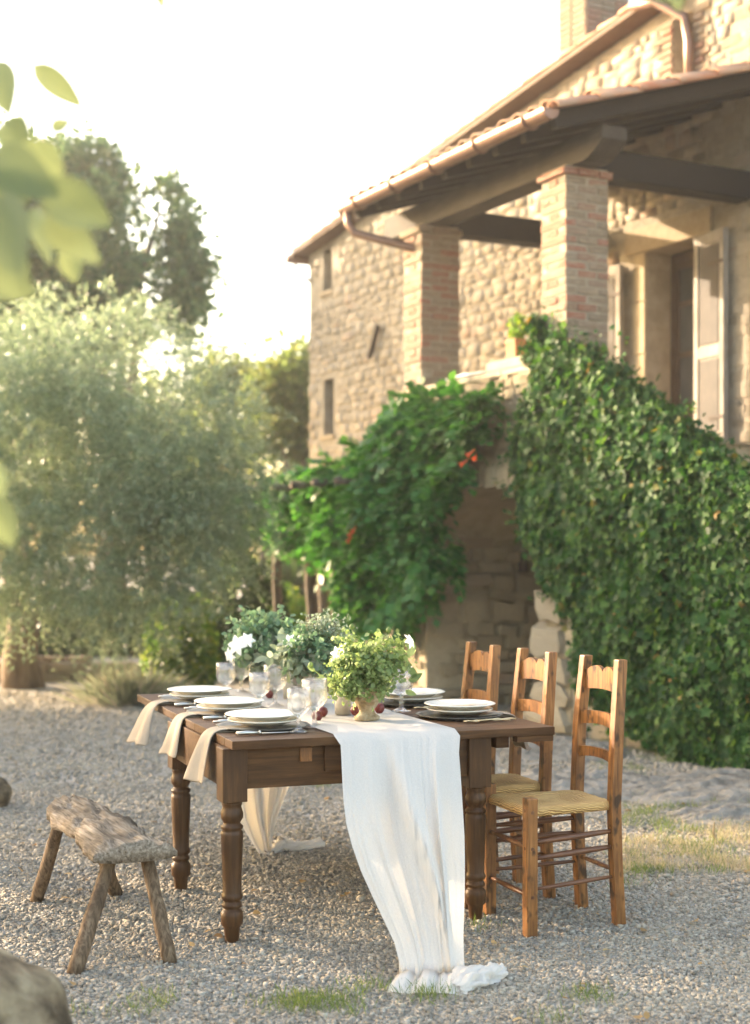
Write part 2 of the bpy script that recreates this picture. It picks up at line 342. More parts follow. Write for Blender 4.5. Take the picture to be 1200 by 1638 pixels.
M['pebble'] = m_stone('pebble', [(0,(0.1339,0.1208,0.1019)),(.3,(0.2369,0.2158,0.182)),(.6,(0.3296,0.3019,0.2548)),(.88,(0.4429,0.401,0.3367)),(1,(0.3708,0.2871,0.2002))], st_scale=1.6, st_amt=.35, stain=(0.2781,0.2376,0.182), scale=40, bd=.002, grime=(0.2266,0.198,0.1547))

# ================================================================== SETTING
g = MB().add([(-300,-60,0),(300,-60,0),(300,600,0),(-300,600,0)], [(0,1,2,3)]).build('ground', M['gravel_bed']); tag(g, 'pale grey gravel yard spreading around the table and house', 'ground', kind='structure')

def make_pebbles():
    parts = []
    for (d0, d1, dens, size) in ((3.6,5.4,11500,.0098),(5.4,7.0,8000,.0105),(7.0,9.0,3800,.012),(9.0,11.5,1000,.017),(11.5,15,350,.02)):
        area = (d1-d0)*2*(.30*(d0+d1)/2+.25); n = int(area*dens)
        D = RNG.uniform(d0, d1, n); X = RNG.uniform(-1,1,n)*(.30*D+.25)
        parts.append((X, D, size*RNG.lognormal(0,.28,n)))
    X = np.concatenate([p[0] for p in parts]); D = np.concatenate([p[1] for p in parts]); S = np.concatenate([p[2] for p in parts])
    n = len(X)
    base = np.array([(-1,-1,-1),(1,-1,-1),(1,1,-1),(-1,1,-1),(-1,-1,1),(1,-1,1),(1,1,1),(-1,1,1)], float)*.5
    V = base[None]*(1+RNG.uniform(-.45,.25,(n,8,1))) + RNG.uniform(-.12,.12,(n,8,3))
    V *= np.stack([np.ones(n), RNG.uniform(.7,1,n), RNG.uniform(.5,.85,n)],1)[:,None,:]
    a = RNG.uniform(0,2*np.pi,n); tl = RNG.normal(0,.22,(n,2))
    ca, sa = np.cos(a)[:,None], np.sin(a)[:,None]
    z = V[...,2] + V[...,0]*tl[:,:1] + V[...,1]*tl[:,1:]
    x = V[...,0]*ca - V[...,1]*sa; y = V[...,0]*sa + V[...,1]*ca
    W = np.stack([x*S[:,None]+X[:,None], y*S[:,None]+D[:,None], z*S[:,None]+(S*RNG.uniform(-.15,.28,n))[:,None]],2)
    F = np.array([(0,3,2,1),(4,5,6,7),(0,1,5,4),(1,2,6,5),(2,3,7,6),(3,0,4,7)])
    F = (F[None]+(np.arange(n)*8)[:,None,None]).reshape(-1,4)
    o = link('gravel', np_mesh('gravel', W.reshape(-1,3), F), M['pebble'])
    tag(o, 'loose grey crushed stone gravel under table and bench', 'gravel', kind='stuff')
make_pebbles()

# ================================================================== FARMHOUSE (local axes: x = into the house, y = along the front, z up)
TH = R_(27.5); P0 = Vector((1.40, 11.6, 0))
def hpx(x, y, r):                            # photo pixel -> (t, z) on the vertical plane at depth r from the stair face
    q = (x-600)/FPX
    t = ((P0.x + math.cos(TH)*r) - q*(P0.y + math.sin(TH)*r)) / (math.sin(TH) + q*math.cos(TH))
    D = P0.y + math.sin(TH)*r + math.cos(TH)*t
    return t, CAMH - (y-HZ)/FPX*D
HM = Matrix.Translation(P0) @ Matrix.Rotation(TH, 4, 'Z')
house = thing('farmhouse', 'old Tuscan rubble stone farmhouse with brick pillared porch and outside staircase', 'house', P0, TH)

def stone_variant(i, rough=.10, sub=1):
    bm = bmesh.new(); bmesh.ops.create_cube(bm, size=1.0)
    bmesh.ops.subdivide_edges(bm, edges=list(bm.edges), cuts=1, use_grid_fill=True)
    rr = random.Random(100+i)
    for v in bm.verts:
        p = v.co; k = sum(1 for c in p if abs(c) > .4)
        if k >= 2: v.co = p * ((0.985 if k == 2 else .95) if sub == 1 else (.94 if k == 2 else .86))
        v.co += Vector((rr.uniform(-rough,rough), rr.uniform(-rough,rough)*.28, rr.uniform(-rough,rough)*1.4))
    me = bpy.data.meshes.new('stone'); bm.to_mesh(me); bm.free(); return me
STONES = [stone_variant(i) for i in range(12)]
def with_mat(meshes, mat):
    out = []
    for m in meshes:
        c = m.copy(); c.materials.append(mat); out.append(c)
    return out
ST_RUB = with_mat(STONES, M['rubble']); ST_LOW = with_mat(STONES, M['rubble_low']); ST_QUO = with_mat([stone_variant(40+i, .13, 2) for i in range(6)], M['quoin'])
def brick_variant(i):
    bm = bmesh.new(); bmesh.ops.create_cube(bm, size=1.0); bmesh.ops.bevel(bm, geom=list(bm.edges), offset=.06, segments=1, affect='EDGES')
    rr = random.Random(i)
    for v in bm.verts: v.co += Vector((rr.uniform(-.03,.03), rr.uniform(-.03,.03), rr.uniform(-.05,.05)))
    me = bpy.data.meshes.new('brick'); bm.to_mesh(me); bm.free(); me.materials.append(M['brick']); return me
BRICKS = [brick_variant(i) for i in range(8)]

def place_list(items, parent, meshes, name, limit=300, stuff_name='stone_field'):
    """items: (loc, rotz, dims). nearest ones become objects, the rest one joined part"""
    wm = [(HM @ Vector(it[0]) - cam.location).length for it in items]
    order = sorted(range(len(items)), key=lambda i: wm[i])
    for i in order[:limit]:
        loc, rz, dm = items[i]
        o = bpy.data.objects.new(name, meshes[i % len(meshes)]); COL.objects.link(o); o.parent = parent
        o.location = loc; o.rotation_euler = (0, 0, rz); o.scale = dm
    rest = order[limit:]
    if rest:
        V = []; F = []; n0 = 0
        for i in rest:
            loc, rz, dm = items[i]; me = meshes[i % len(meshes)]
            co = np.empty(len(me.vertices)*3, np.float32); me.vertices.foreach_get('co', co); co = co.reshape(-1,3)*np.array(dm)
            c, s = math.cos(rz), math.sin(rz)
            co = np.stack([co[:,0]*c-co[:,1]*s+loc[0], co[:,0]*s+co[:,1]*c+loc[1], co[:,2]+loc[2]],1)
            fi = np.empty(len(me.polygons)*4, np.int32); me.polygons.foreach_get('vertices', fi)
            V.append(co); F.append(fi.reshape(-1,4)+n0); n0 += len(co)
        o = link(stuff_name, np_mesh(stuff_name, np.concatenate(V), np.concatenate(F)), meshes[0].materials[0], parent)
        tag(o, kind='stuff')
def courses(a0, a1, z0, z1, hole=None, hmin=.055, hmax=.16, lmin=.09, lmax=.34, seed=1, top=None):
    rr = random.Random(seed); out = []; z = z0
    while z < z1:
        h = rr.uniform(hmin, hmax); a = a0 - rr.uniform(0, .2)
        while a < a1:
            l = rr.uniform(lmin, lmax); c = a + l/2; zc = z + h/2
            if a0 <= a+.02 and a+l <= a1+.08 and not (hole and hole(a, a+l, z, z+h)) and (top is None or z+h < top(c)):
                out.append((c, zc + rr.uniform(-.02,.02), l*rr.uniform(.80,1.0), h*rr.uniform(.74,1.05)))
            a += l
        z += h
    return out

# ---- main wall (plane r = WR), openings
WR = 2.0
ROOFZ = lambda t: 5.62 + .11*(9.05 - t)
DOOR = (.57, 1.30, 2.35, 4.28)               # t0,t1,z0,z1
UPW = (.62, .90, 5.50, 6.35)                 # small upper window
tA, zA = hpx(526, 690, WR); LOWW = (tA-.16, tA+.16, zA-.05, zA+.72)
tB, zB = hpx(524, 425, WR); TOPW = (tB-.14, tB+.14, zB-.35, zB+.30)
HOLES = [DOOR, UPW, LOWW, TOPW]
def wall_with_holes(mb, t0, t1, z0, z1, holes, r0, r1):
    ts = sorted({t0, t1, *[h[0] for h in holes], *[h[1] for h in holes]}); 
    for a, b in zip(ts, ts[1:]):
        c = (a+b)/2; zs = [z0]
        for h in sorted([h for h in holes if h[0] < c < h[1]], key=lambda h: h[2]): zs += [h[2], h[3]]
        zs.append(z1)
        for i in range(0, len(zs), 2):
            mb.box((r0, a, zs[i]), (r1, b, zs[i+1]))
mb = MB(); T0, T1 = -4.0, 8.87
wall_with_holes(mb, T0, T1, -.1, 5.6, HOLES[:1] + [UPW[:2]+(5.50,5.6)] + HOLES[2:], WR, WR+.5)
def gable(a, b):                             # sloping top piece of the wall between t=a and t=b
    vs = [(WR,a,5.6),(WR,b,5.6),(WR,b,ROOFZ(b)-.02),(WR,a,ROOFZ(a)-.02)]; vs += [(WR+.5,)+v[1:] for v in vs]
    mb.add(vs, [(0,3,2,1),(4,5,6,7),(0,1,5,4),(1,2,6,5),(2,3,7,6),(3,0,4,7)])
gable(T0, UPW[0]); gable(UPW[1], T1)
mb.box((WR, UPW[0], UPW[3]), (WR+.5, UPW[1], ROOFZ(UPW[1])-.03))
mb.box((WR+.5, T1-.5, -.1), (9.0, T1, 5.58)); mb.box((8.5, T0, -.1), (9.0, T1-.5, 5.58)); mb.box((WR+.5, T0, -.1), (8.5, T0+.5, 5.58))
wall = mb.build('wall', M['mortar'], house)
def hole_test(holes, m=.03):
    def f(a, b, z0, z1):
        return any(b > h[0]-m and a < h[1]+m and z1 > h[2]-m and z0 < h[3]+m for h in holes)
    return f
lint = [(DOOR[0]-.20, DOOR[1]+.30, DOOR[3], DOOR[3]+.24)]
items = []
for (c, z, l, h) in courses(-.6, 8.85, .3, 6.9, hole_test(HOLES+lint+[(DOOR[0]-.05, DOOR[1]+.22, 2.3, DOOR[3])]), seed=3, top=lambda t: ROOFZ(t)-.02):
    items.append(((WR+.062-random.uniform(0,.014), c, z), R_(90)+random.uniform(-.035,.035), (l, .13, h)))
place_list(items, wall, ST_RUB, 'stone')
# lintel, jamb stones, door, shutters
MB().box((WR-.035, DOOR[0]-.2, DOOR[3]+.003), (WR+.3, DOOR[1]+.3, DOOR[3]+.24)).build('lintel', M['lintel'], house, bevel=.012)
zz = 2.35
for k, hh in enumerate((.55,.42,.5,.46)):
    MB().box((WR-.03, DOOR[1]+.003, zz), (WR+.32, DOOR[1]+.2-.03*(k%2), zz+hh-.008)).build('jamb_stone', M['lintel'], house, bevel=.01); zz += hh
door = thing('door', None, None); del_keys = None
bpy.data.objects.remove(door)
mb = MB(); rD = WR+.28
for a, b, c, d in ((DOOR[0],DOOR[0]+.05,2.35,4.27),(DOOR[1]-.05,DOOR[1],2.35,4.27),(DOOR[0]+.05,DOOR[1]-.05,4.2,4.27)): mb.box((rD, a, c), (rD+.08, b, d))
door = mb.build('door', M['door'], house, bevel=.006)
tm = (DOOR[0]+DOOR[1])/2
for (a, b) in ((DOOR[0]+.05, tm-.004), (tm+.004, DOOR[1]-.05)):
    f = MB()
    for z0, z1 in ((2.36,2.85),(3.28,3.33),(3.76,3.81),(4.12,4.2)): f.box((rD+.015, a+.05, z0), (rD+.055, b-.05, z1))
    f.box((rD+.015, a, 2.36), (rD+.055, a+.05, 4.2)); f.box((rD+.015, b-.05, 2.36), (rD+.055, b, 4.2))
    f.build('leaf_frame', M['door'], door)
    for z0, z1 in ((2.85,3.28),(3.33,3.76),(3.81,4.12)): MB().box((rD+.03, a+.05, z0), (rD+.036, b-.05, z1)).build('pane', M['pane'], door)
def shutter(t0, t1, z0, z1, r, tilt):
    w_ = t1-t0; sgn = 1
    sh = MB().box((-.02, 0, 0), (.02, w_, z1-z0)).build('shutter', M['shutter'], house, bevel=.004, loc=(r, t0, z0), rot=(0,0,tilt))
    H = z1-z0
    for (a, b, c, d) in ((0,.06,0,H),(w_-.06,w_,0,H),(.06,w_-.06,0,.12),(.06,w_-.06,H*.42,H*.42+.1),(.06,w_-.06,H-.1,H)):
        MB().box((-.036, a+.001, c+.001), (-.021, b-.001, d-.001)).build('rail', M['shutter'], sh, bevel=.003)
    for (c, d) in ((.14, H*.42-.02), (H*.42+.12, H-.12)):
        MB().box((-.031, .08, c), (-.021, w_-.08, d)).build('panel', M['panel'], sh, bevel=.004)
    for z in (.25, H-.3): MB().box((-.043, 0.0, z), (-.0365, w_*.5, z+.03)).build('hinge', M['iron'], sh)
shutter(.12, .56, 2.36, 4.27, WR-.06, R_(-5)); shutter(1.55, 1.93, 2.36, 4.2, WR-.10, R_(7))
# small windows
def small_window(h, frame_mat):
    f = MB(); a, b, c, d = h
    f.box((WR+.2,a,c),(WR+.26,a+.03,d)); f.box((WR+.2,b-.03,c),(WR+.26,b,d)); f.box((WR+.2,a+.03,c),(WR+.26,b-.03,c+.03)); f.box((WR+.2,a+.03,d-.03),(WR+.26,b-.03,d))
    o = f.build('window', frame_mat, house); MB().box((WR+.22,a+.03,c+.03),(WR+.23,b-.03,d-.03)).build('pane', M['pane'], o)
    MB().box((WR-.04,a-.06,c-.06),(WR+.2,b+.06,c-.002)).build('sill', M['lintel'], o, bevel=.01)
for h in (UPW, LOWW, TOPW): small_window(h, M['grey_beam'])
for s in (0, 1):                             # brick jambs of the upper window
    z = UPW[2]; k = 0
    while z < UPW[3]:
        o = bpy.data.objects.new('brick', BRICKS[k%8]); COL.objects.link(o); o.parent = wall
        wd = .14 if k%2 else .22
        o.location = (WR+.05, (UPW[0]-wd/2-.005) if s == 0 else (UPW[1]+wd/2+.005), z+.03); o.scale = (.16, wd, .055); z += .066; k += 1
# iron wall anchor
ta, za = hpx(606, 520, WR-.06); tb, zb = hpx(592, 573, WR-.06)
MB().beam((WR-.07, ta, za), (WR-.07, tb, zb), .05, .06, up=Vector((1,0,0))).build('wall_anchor', M['iron'], house, bevel=.008)

# ---- main roof
ov = WR-.22
def roof_pt(r, t, dz): return (r, t, ROOFZ(t)+dz)
mb = MB(); vs = [roof_pt(ov,9.07,0), roof_pt(9.4,9.07,0), roof_pt(9.4,-4.3,0), roof_pt(ov,-4.3,0)]
mb.add(vs + [(x,y,z+.05) for x,y,z in vs], [(0,1,2,3),(7,6,5,4),(0,3,7,4),(1,5,6,2),(0,4,5,1),(3,2,6,7)])
roof = mb.build('roof', M['soffit'], house)
def coppo(L_=.42, r=.085, th=.014, n=6):
    vs = []; fs = []
    for (y, k) in ((0, 1.0), (L_, .82)):
        for q, rr in ((0, r), (1, r-th)):
            for i in range(n+1):
                a = math.pi*i/n; vs.append((rr*k*math.cos(a), y, rr*k*math.sin(a)*.85))
    m = n+1
    for i in range(n):
        fs += [(i,i+1,2*m+i+1,2*m+i),(m+i,3*m+i,3*m+i+1,m+i+1),(i,m+i,m+i+1,i+1),(2*m+i,2*m+i+1,3*m+i+1,3*m+i)]
    fs += [(0,2*m,3*m,m),(n,m+n,3*m+n,2*m+n)]
    me = MB().add(vs, fs).mesh('tile'); me.materials.append(M['tile']); me.polygons.foreach_set('use_smooth', [True]*len(me.polygons)); return me
COPPO = coppo()
slope_m = math.atan(.11)
k = 0; t = 9.05
while t > -1.2:                              # verge rows of the main roof
    for col in range(2):
        o = bpy.data.objects.new('tile', COPPO); COL.objects.link(o); o.parent = roof
        o.location = (ov+.08+.18*col, t, ROOFZ(t)+.07+random.uniform(0,.012)); o.rotation_euler = (slope_m-.05, random.uniform(-.05,.05), math.pi+random.uniform(-.03,.03))
    t -= .33
# chimney
tc = 4.2; rc = 3.5
cx, cz = rc, ROOFZ(tc)
ch = MB().box((rc-.30, tc-.27, cz-.1), (rc+.30, tc+.27, cz+2.1)).build('chimney', M['mortar'], house)
items = []; z = cz
while z < cz+2.05:
    for sd2 in (-1, 1):
        items.append(((rc+.2*sd2, tc-.25, z+.03), 0, (.19,.08,.056))); items.append(((rc, tc-.25, z+.03), 0, (.19,.08,.056)))
        items.append(((rc-.28, tc+.14*sd2, z+.03), R_(90), (.25,.08,.056)))
    z += .067
for loc_, rz_, dm_ in items:
    o = bpy.data.objects.new('brick', random.choice(BRICKS)); COL.objects.link(o); o.parent = ch; o.location = loc_; o.rotation_euler = (0,0,rz_); o.scale = dm_
# gutter end, downpipes
pA = Vector((ov+.1, 9.12, ROOFZ(9.05)-.03))
MB().tube([(ov-.02, 9.12, ROOFZ(9.05)-.02), (9.3, 9.12, ROOFZ(9.05)-.02)], .06, 8).build('gutter', M['copper'], house, smooth=True)
MB().tube([(ov+.1,9.12,5.58),(ov+.12,9.10,5.45),(WR-.02,8.95,5.33),(WR-.05,8.78,5.25)], .022, 8).build('downpipe', M['copper'], house, smooth=True)
tg, zg = hpx(1102, 130, WR-.08)
MB().tube([(ov-.08,tg+.55,ROOFZ(tg)-.05),(ov-.06,tg+.25,ROOFZ(tg)-.10),(WR-.1,tg+.04,ROOFZ(tg)-.28),(WR-.08,tg,ROOFZ(tg)-.5),(WR-.08,tg,5.46)], .045, 10).build('downpipe', M['copper'], house, smooth=True)

# ---- porch: pillars of brick, beams, rafters, tiled roof, gutter
FLOOR = 2.35; PT = 4.5
def pillar(t0):
    r0, r1, t1 = 0.0, .42, t0+.35
    core = MB().box((r0+.008, t0+.008, FLOOR), (r1-.008, t1-.008, PT-.001)).build('pillar', M['mortar'], house)
    z = FLOOR + .4; k = 0
    while z < PT-.06:
        cap = z > PT-.14; e = .025 if cap else 0; j = lambda: random.uniform(-.006,.006); h = .056
        def brick(c, d):
            o = bpy.data.objects.new('brick', random.choice(BRICKS)); COL.objects.link(o); o.parent = core
            o.location = (c[0]+j(), c[1]+j(), z+h/2); o.scale = (d[0], d[1], h)
        if k % 2:
            brick((r0+.055-e/2, (t0+t1)/2), (.11+e, .35+2*e)); brick((r1-.055+e/2, (t0+t1)/2), (.11+e, .35+2*e)); brick(((r0+r1)/2, t0+.055-e/2), (.19, .11+e)); brick(((r0+r1)/2, t1-.055+e/2), (.19, .11+e))
        else:
            for q in (t0+.055-e/2, t1-.055+e/2):
                for rr in (r0+.105-e/2, r1-.105+e/2): brick((rr, q), (.20+e, .11+e))
            for rr in (r0+.055-e/2, r1-.055+e/2): brick((rr, (t0+t1)/2), (.11+e, .12))
        z += .067; k += 1
    MB().box((r0+.002, t0+.002, FLOOR-.3), (r1-.002, t1-.002, FLOOR+.399)).build('pillar_base', M['quoin'], house, bevel=.02)
pillar(-.225); pillar(2.10)
mb = MB()                                    # eaves beam with a carved near end
prof = [(-.62,4.62),(-.62,4.72),(2.95,4.72),(2.95,4.502),(-.36,4.502),(-.44,4.515),(-.52,4.55)]
n = len(prof); vs = [(.06,a,b) for a,b in prof]+[(.30,a,b) for a,b in prof]
mb.add(vs, [tuple(range(n)), tuple(range(2*n-1,n-1,-1))]+[(i,(i+1)%n+0,(i+1)%n+n,i+n)[::-1] for i in range(n)])
mb.build('eaves_beam', M['grey_beam'], house, fix=True)
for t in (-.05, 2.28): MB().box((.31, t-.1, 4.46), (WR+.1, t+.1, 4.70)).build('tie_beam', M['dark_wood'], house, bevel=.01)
SL = .305
RZ = lambda r: 4.745 + SL*(r+.35)            # underside of the porch boards
mb = MB(); PR0, PR1, PT0, PT1 = -.38, WR-.001, -.60, 2.78
vs = [(PR0,PT0,RZ(PR0)),(PR1,PT0,RZ(PR1)),(PR1,PT1,RZ(PR1)),(PR0,PT1,RZ(PR0))]
mb.add(vs+[(a,b,c+.035) for a,b,c in vs], [(0,3,2,1),(4,5,6,7),(0,1,5,4),(1,2,6,5),(2,3,7,6),(3,0,4,7)])
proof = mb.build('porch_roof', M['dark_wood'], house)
for k in range(9):
    t = PT0+.05 + k*(PT1-PT0-.1)/8
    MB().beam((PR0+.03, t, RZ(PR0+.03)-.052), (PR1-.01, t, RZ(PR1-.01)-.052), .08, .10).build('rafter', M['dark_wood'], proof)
ang = math.atan(SL)
for c in range(17):
    t = PT0+.02 + c*.205
    for rrow in range(6):
        r = PR0-.04 + rrow*.385
        o = bpy.data.objects.new('tile', COPPO); COL.objects.link(o); o.parent = proof
        o.location = (r, t+random.uniform(-.012,.012), RZ(r)+.05+rrow*.001+random.uniform(0,.012)); o.rotation_euler = (0,0,0)
        o.rotation_mode = 'QUATERNION'
        o.rotation_quaternion = (Matrix.Rotation(-ang+.03,3,'Y') @ Matrix.Rotation(R_(-90)+random.uniform(-.04,.04),3,'Z')).to_quaternion()
for rrow in range(6):                        # red verge tiles at the near end
    r = PR0-.03+rrow*.385
    o = bpy.data.objects.new('verge_tile', COPPO); COL.objects.link(o); o.parent = proof; o.rotation_mode = 'QUATERNION'
    o.location = (r, PT0-.05, RZ(r)+.03); o.rotation_quaternion = (Matrix.Rotation(-ang+.03,3,'Y') @ Matrix.Rotation(R_(-90),3,'Z')).to_quaternion()
mb = MB(); n = 10; vs = []
for t in (PT0-.08, PT1+.06):
    for q, rr in ((0,.075),(1,.065)):
        for i in range(n+1):
            a = math.pi + math.pi*i/n; vs.append((-.45+rr*math.cos(a), t, 4.75+rr*math.sin(a)))
m = n+1; fs = []
for i in range(n): fs += [(i,i+1,2*m+i+1,2*m+i),(m+i,3*m+i,3*m+i+1,m+i+1)]
fs += [tuple(range(n+1)), tuple(range(2*m, 2*m+n+1))[::-1], (0,2*m,3*m,m), (n,m+n,3*m+n,2*m+n)]
gut = mb.add(vs, fs).build('gutter', M['copper'], house, smooth=False, fix=True)
for k in range(5):
    t = PT0+.2+k*.72
    MB().tube([(-.45+.082*math.cos(a), t, 4.75+.082*math.sin(a)) for a in [math.pi+math.pi*i/8 for i in range(9)]], .012, 6).build('bracket', M['copper'], gut)
tq, zq = hpx(650, 392, 0.1)
MB().tube([(-.45,PT1-.05,4.69),(-.45,PT1-.06,4.58),(-.40,PT1-.10,4.48),(-.05,PT1-.45,4.33),(.12,PT1-.62,4.26)], .042, 10).build('downpipe', M['copper'], house, smooth=True)

# ---- landing, arch and stair
AT0, AT1, SPR, CROWN = .05, 2.0, 1.45, 2.02
def arch_z(t):
    q = (t-(AT0+AT1)/2)/((AT1-AT0)/2); return SPR + (CROWN-SPR)*math.sqrt(max(0, 1-q*q))
mb = MB(); NA = 20; ts = [AT0+(AT1-AT0)*i/NA for i in range(NA+1)]
TOPL = FLOOR-.02
for a, b in zip(ts, ts[1:]):                 # vault between face and house
    za, zb_ = arch_z(a), arch_z(b)
    vs = [(0,a,za),(0,b,zb_),(0,b,TOPL),(0,a,TOPL)]; vs += [(WR-.003,)+v[1:] for v in vs]
    mb.add(vs, [(0,3,2,1),(4,5,6,7),(0,1,5,4),(2,3,7,6)])
mb.box((0,AT1,-.1),(WR-.003,2.6,TOPL)); mb.box((0,-.35,-.1),(WR-.003,AT0,TOPL))
base = mb.build('landing', M['mortar_low'], house, fix=True)
MB().box((.02,-.40,FLOOR-.018),(WR-.004,2.62,FLOOR)).build('landing_floor', M['lintel'], house)
items = []
ah = lambda a, b, z0, z1: (b > AT0 and a < AT1 and z0 < max(arch_z(min(max(a,AT0),AT1)), arch_z(min(max(b,AT0),AT1)), arch_z(min(max((a+b)/2,AT0),AT1)))+.16 and z1 > -1)
for (c, z, l, h) in courses(-.33, 2.58, 0, 2.95, ah, seed=11): items.append(((.05-random.uniform(0,.02), c, z), R_(90), (l,.13,h)))
for i in range(15):                          # arch ring stones
    a = math.pi*(i+.5)/15; tc_ = (AT0+AT1)/2 + (AT1-AT0)/2*math.cos(a); q = SPR+(CROWN-SPR)*math.sin(a)
    items.append(((.0, tc_+.08*math.cos(a), q+.08), R_(90), (.17,.14,.17)))
place_list(items, base, ST_LOW, 'stone')
items = []
for (c, z, l, h) in courses(.03, WR, .0, 2.0, None, hmin=.07, hmax=.19, lmin=.14, lmax=.45, seed=21): 
    items.append(((c, AT1+.035-random.uniform(0,.065), z), random.uniform(-.06,.06), (l,.16,h)))
place_list(items, base, ST_LOW, 'stone')
zq_ = 0                                      # pale bulging corner stones of the arch
for k, (hh, ex, ln) in enumerate(((.20,.10,.50),(.22,.04,.42),(.20,.07,.5),(.26,.16,.44),(.26,.05,.36))):
    o = bpy.data.objects.new('corner_stone', ST_QUO[k]); COL.objects.link(o); o.parent = base
    o.location = (.08, AT0-.14+ex*.6, zq_+hh/2); o.rotation_euler = (0,0,R_(90)+.1*(k%2)); o.scale = (ln, .34, hh*1.02); zq_ += hh*.98
# parapet of the landing with coping
par = MB().box((0,.20,FLOOR),(.28,2.09,2.92)).build('parapet', M['mortar'], house)
cp = .20
for k in range(4):
    MB().box((-.04,cp,2.922),(.32,cp+.465,2.972)).build('coping_stone', M['quoin'], par, bevel=.012); cp += .472
# stair: steps descending towards the viewer, outer parapet
STZ = lambda t: FLOOR - .577*(-t-.40)
k = 0; t = -.40
mb = MB()
stair = MB().add([(.26,-.40,-.1),(1.5,-.40,-.1),(1.5,-4.6,-.1),(.26,-4.6,-.1),(.26,-.40,2.15),(1.5,-.40,2.15),(1.5,-4.35,-.12),(.26,-4.35,-.12)],
        [(0,1,2,3),(4,7,6,5),(0,4,5,1),(1,5,6,2),(2,6,7,3),(3,7,4,0)]).build('staircase', M['mortar'], house, fix=True)
while True:
    z = FLOOR - .17*(k+1); t1 = -.40 - .29*k
    if z < .05: break
    MB().box((.262, t1-.31, z-.17), (1.52, t1-.002, z-.001)).build('step', M['quoin'], stair, bevel=.012); k += 1
PZ = lambda t: 2.90 - .577*(-t-.35)
vs = []
for r in (0, .26): vs += [(r,-.352,-.1),(r,-5.2,-.1),(r,-5.2,PZ(-5.2)+.02),(r,-.352,PZ(-.352))]
MB().add(vs, [(0,1,2,3),(7,6,5,4),(0,4,5,1),(1,5,6,2),(2,6,7,3),(3,7,4,0)]).build('stair_parapet', M['mortar'], house, fix=True)

# things on the landing wall
def hw(r, t, z): return HM @ Vector((r, t, z))
tp, zp = hpx(825, 580, .1)
MB().box((-.03,.34,2.974),(.30,.92,3.06)).build('coping_block', M['quoin'], par, bevel=.015)
pot = thing('potted_plant', 'square terracotta pot with small leafy plant on the landing wall', 'plant pot', hw(.12, tp, 3.062), TH)
mb = MB(); prof = [(.001,.0),(.085,.0),(.105,.14),(.115,.14),(.115,.17),(.095,.17),(.09,.13),(.001,.13)]
mb.lathe(prof, 4).build('pot', M['terra'], pot, rot=(0,0,R_(45)), fix=True)
n = 260; p = rnd_dirs(n)*RNG.uniform(.3,1,(n,1))**.5*np.array([.085,.085,.13])+np.array([0,0,.27])
scatter('foliage', OVAL, p, rnd_dirs(n)+np.array([0,0,.6]), rnd_dirs(n), RNG.uniform(.022,.042,n), M['bush_leaf'], pot)
def cloth_patch(name, corners, hump, mat, label, cat):
    P = []; a, b, c, d = [Vector(x) for x in corners]
    for i in range(15):
        row = []
        for j in range(15):
            u, v = i/14, j/14; q = a.lerp(b,u).lerp(d.lerp(c,u), v)
            q.z += hump*(noise.noise(Vector((u*3.1,v*3.3,hump*40)))*.6+.35)*math.sin(math.pi*u)**.6*math.sin(math.pi*v)**.6
            row.append(q)
        P.append(row)
    o = MB().grid(P).build(name, mat, None, smooth=True, solid=.012, subsurf=1); tag(o, label, cat); return o
cloth_patch('folded_cloth', [hw(-.05,.95,2.985),hw(-.05,1.62,2.985),hw(.30,1.62,2.985),hw(.30,.95,2.985)], .07, M['whitecloth'], 'rumpled white cloth lying flat on the landing wall', 'cloth')
cloth_patch('cushion_cloth', [hw(-.05,.32,2.985),hw(-.05,.90,2.985),hw(.30,.90,2.985),hw(.30,.32,2.985)], .0, M['quoin'], 'pale stone slab under the terracotta pot on landing wall', 'slab') if False else None
# iron lantern on the recess wall
lt = thing('wall_lantern', 'small dark iron lantern hanging on shaded wall under the arch', 'lantern', hw(1.0, AT1-.09, 1.25), TH)
mb = MB().lathe([(.001,0),(.05,.0),(.055,.02),(.05,.2),(.001,.2)], 8).build('lantern_body', M['iron'], lt)
MB().lathe([(.075,.2),(.06,.24),(.02,.30),(.001,.30)], 10).build('lantern_cap', M['steel'], lt, smooth=True)
MB().tube([(0,0,.29),(0,.02,.36),(0,.09,.36)], .008, 6).build('bracket', M['iron'], lt)

# ================================================================== CLIMBERS
def in_poly(px, py, poly):
    inside = np.zeros(len(px), bool); j = len(poly)-1
    for i in range(len(poly)):
        xi, yi = poly[i]; xj, yj = poly[j]
        c = ((yi > py) != (yj > py)) & (px < (xj-xi)*(py-yi)/(yj-yi+1e-12)+xi); inside ^= c; j = i
    return inside
def poly_pts(poly, n):
    P = np.array(poly); lo, hi = P.min(0), P.max(0); out = np.zeros((0,2))
    while len(out) < n:
        q = RNG.uniform(lo, hi, (n*2,2)); q = q[in_poly(q[:,0], q[:,1], poly)]; out = np.concatenate([out, q])
    return out[:n]
def fbm2(q, s, seed): return np.array([noise.fractal(Vector((a*s, b*s, seed)), 1.0, 2.0, 3) for a, b in q])
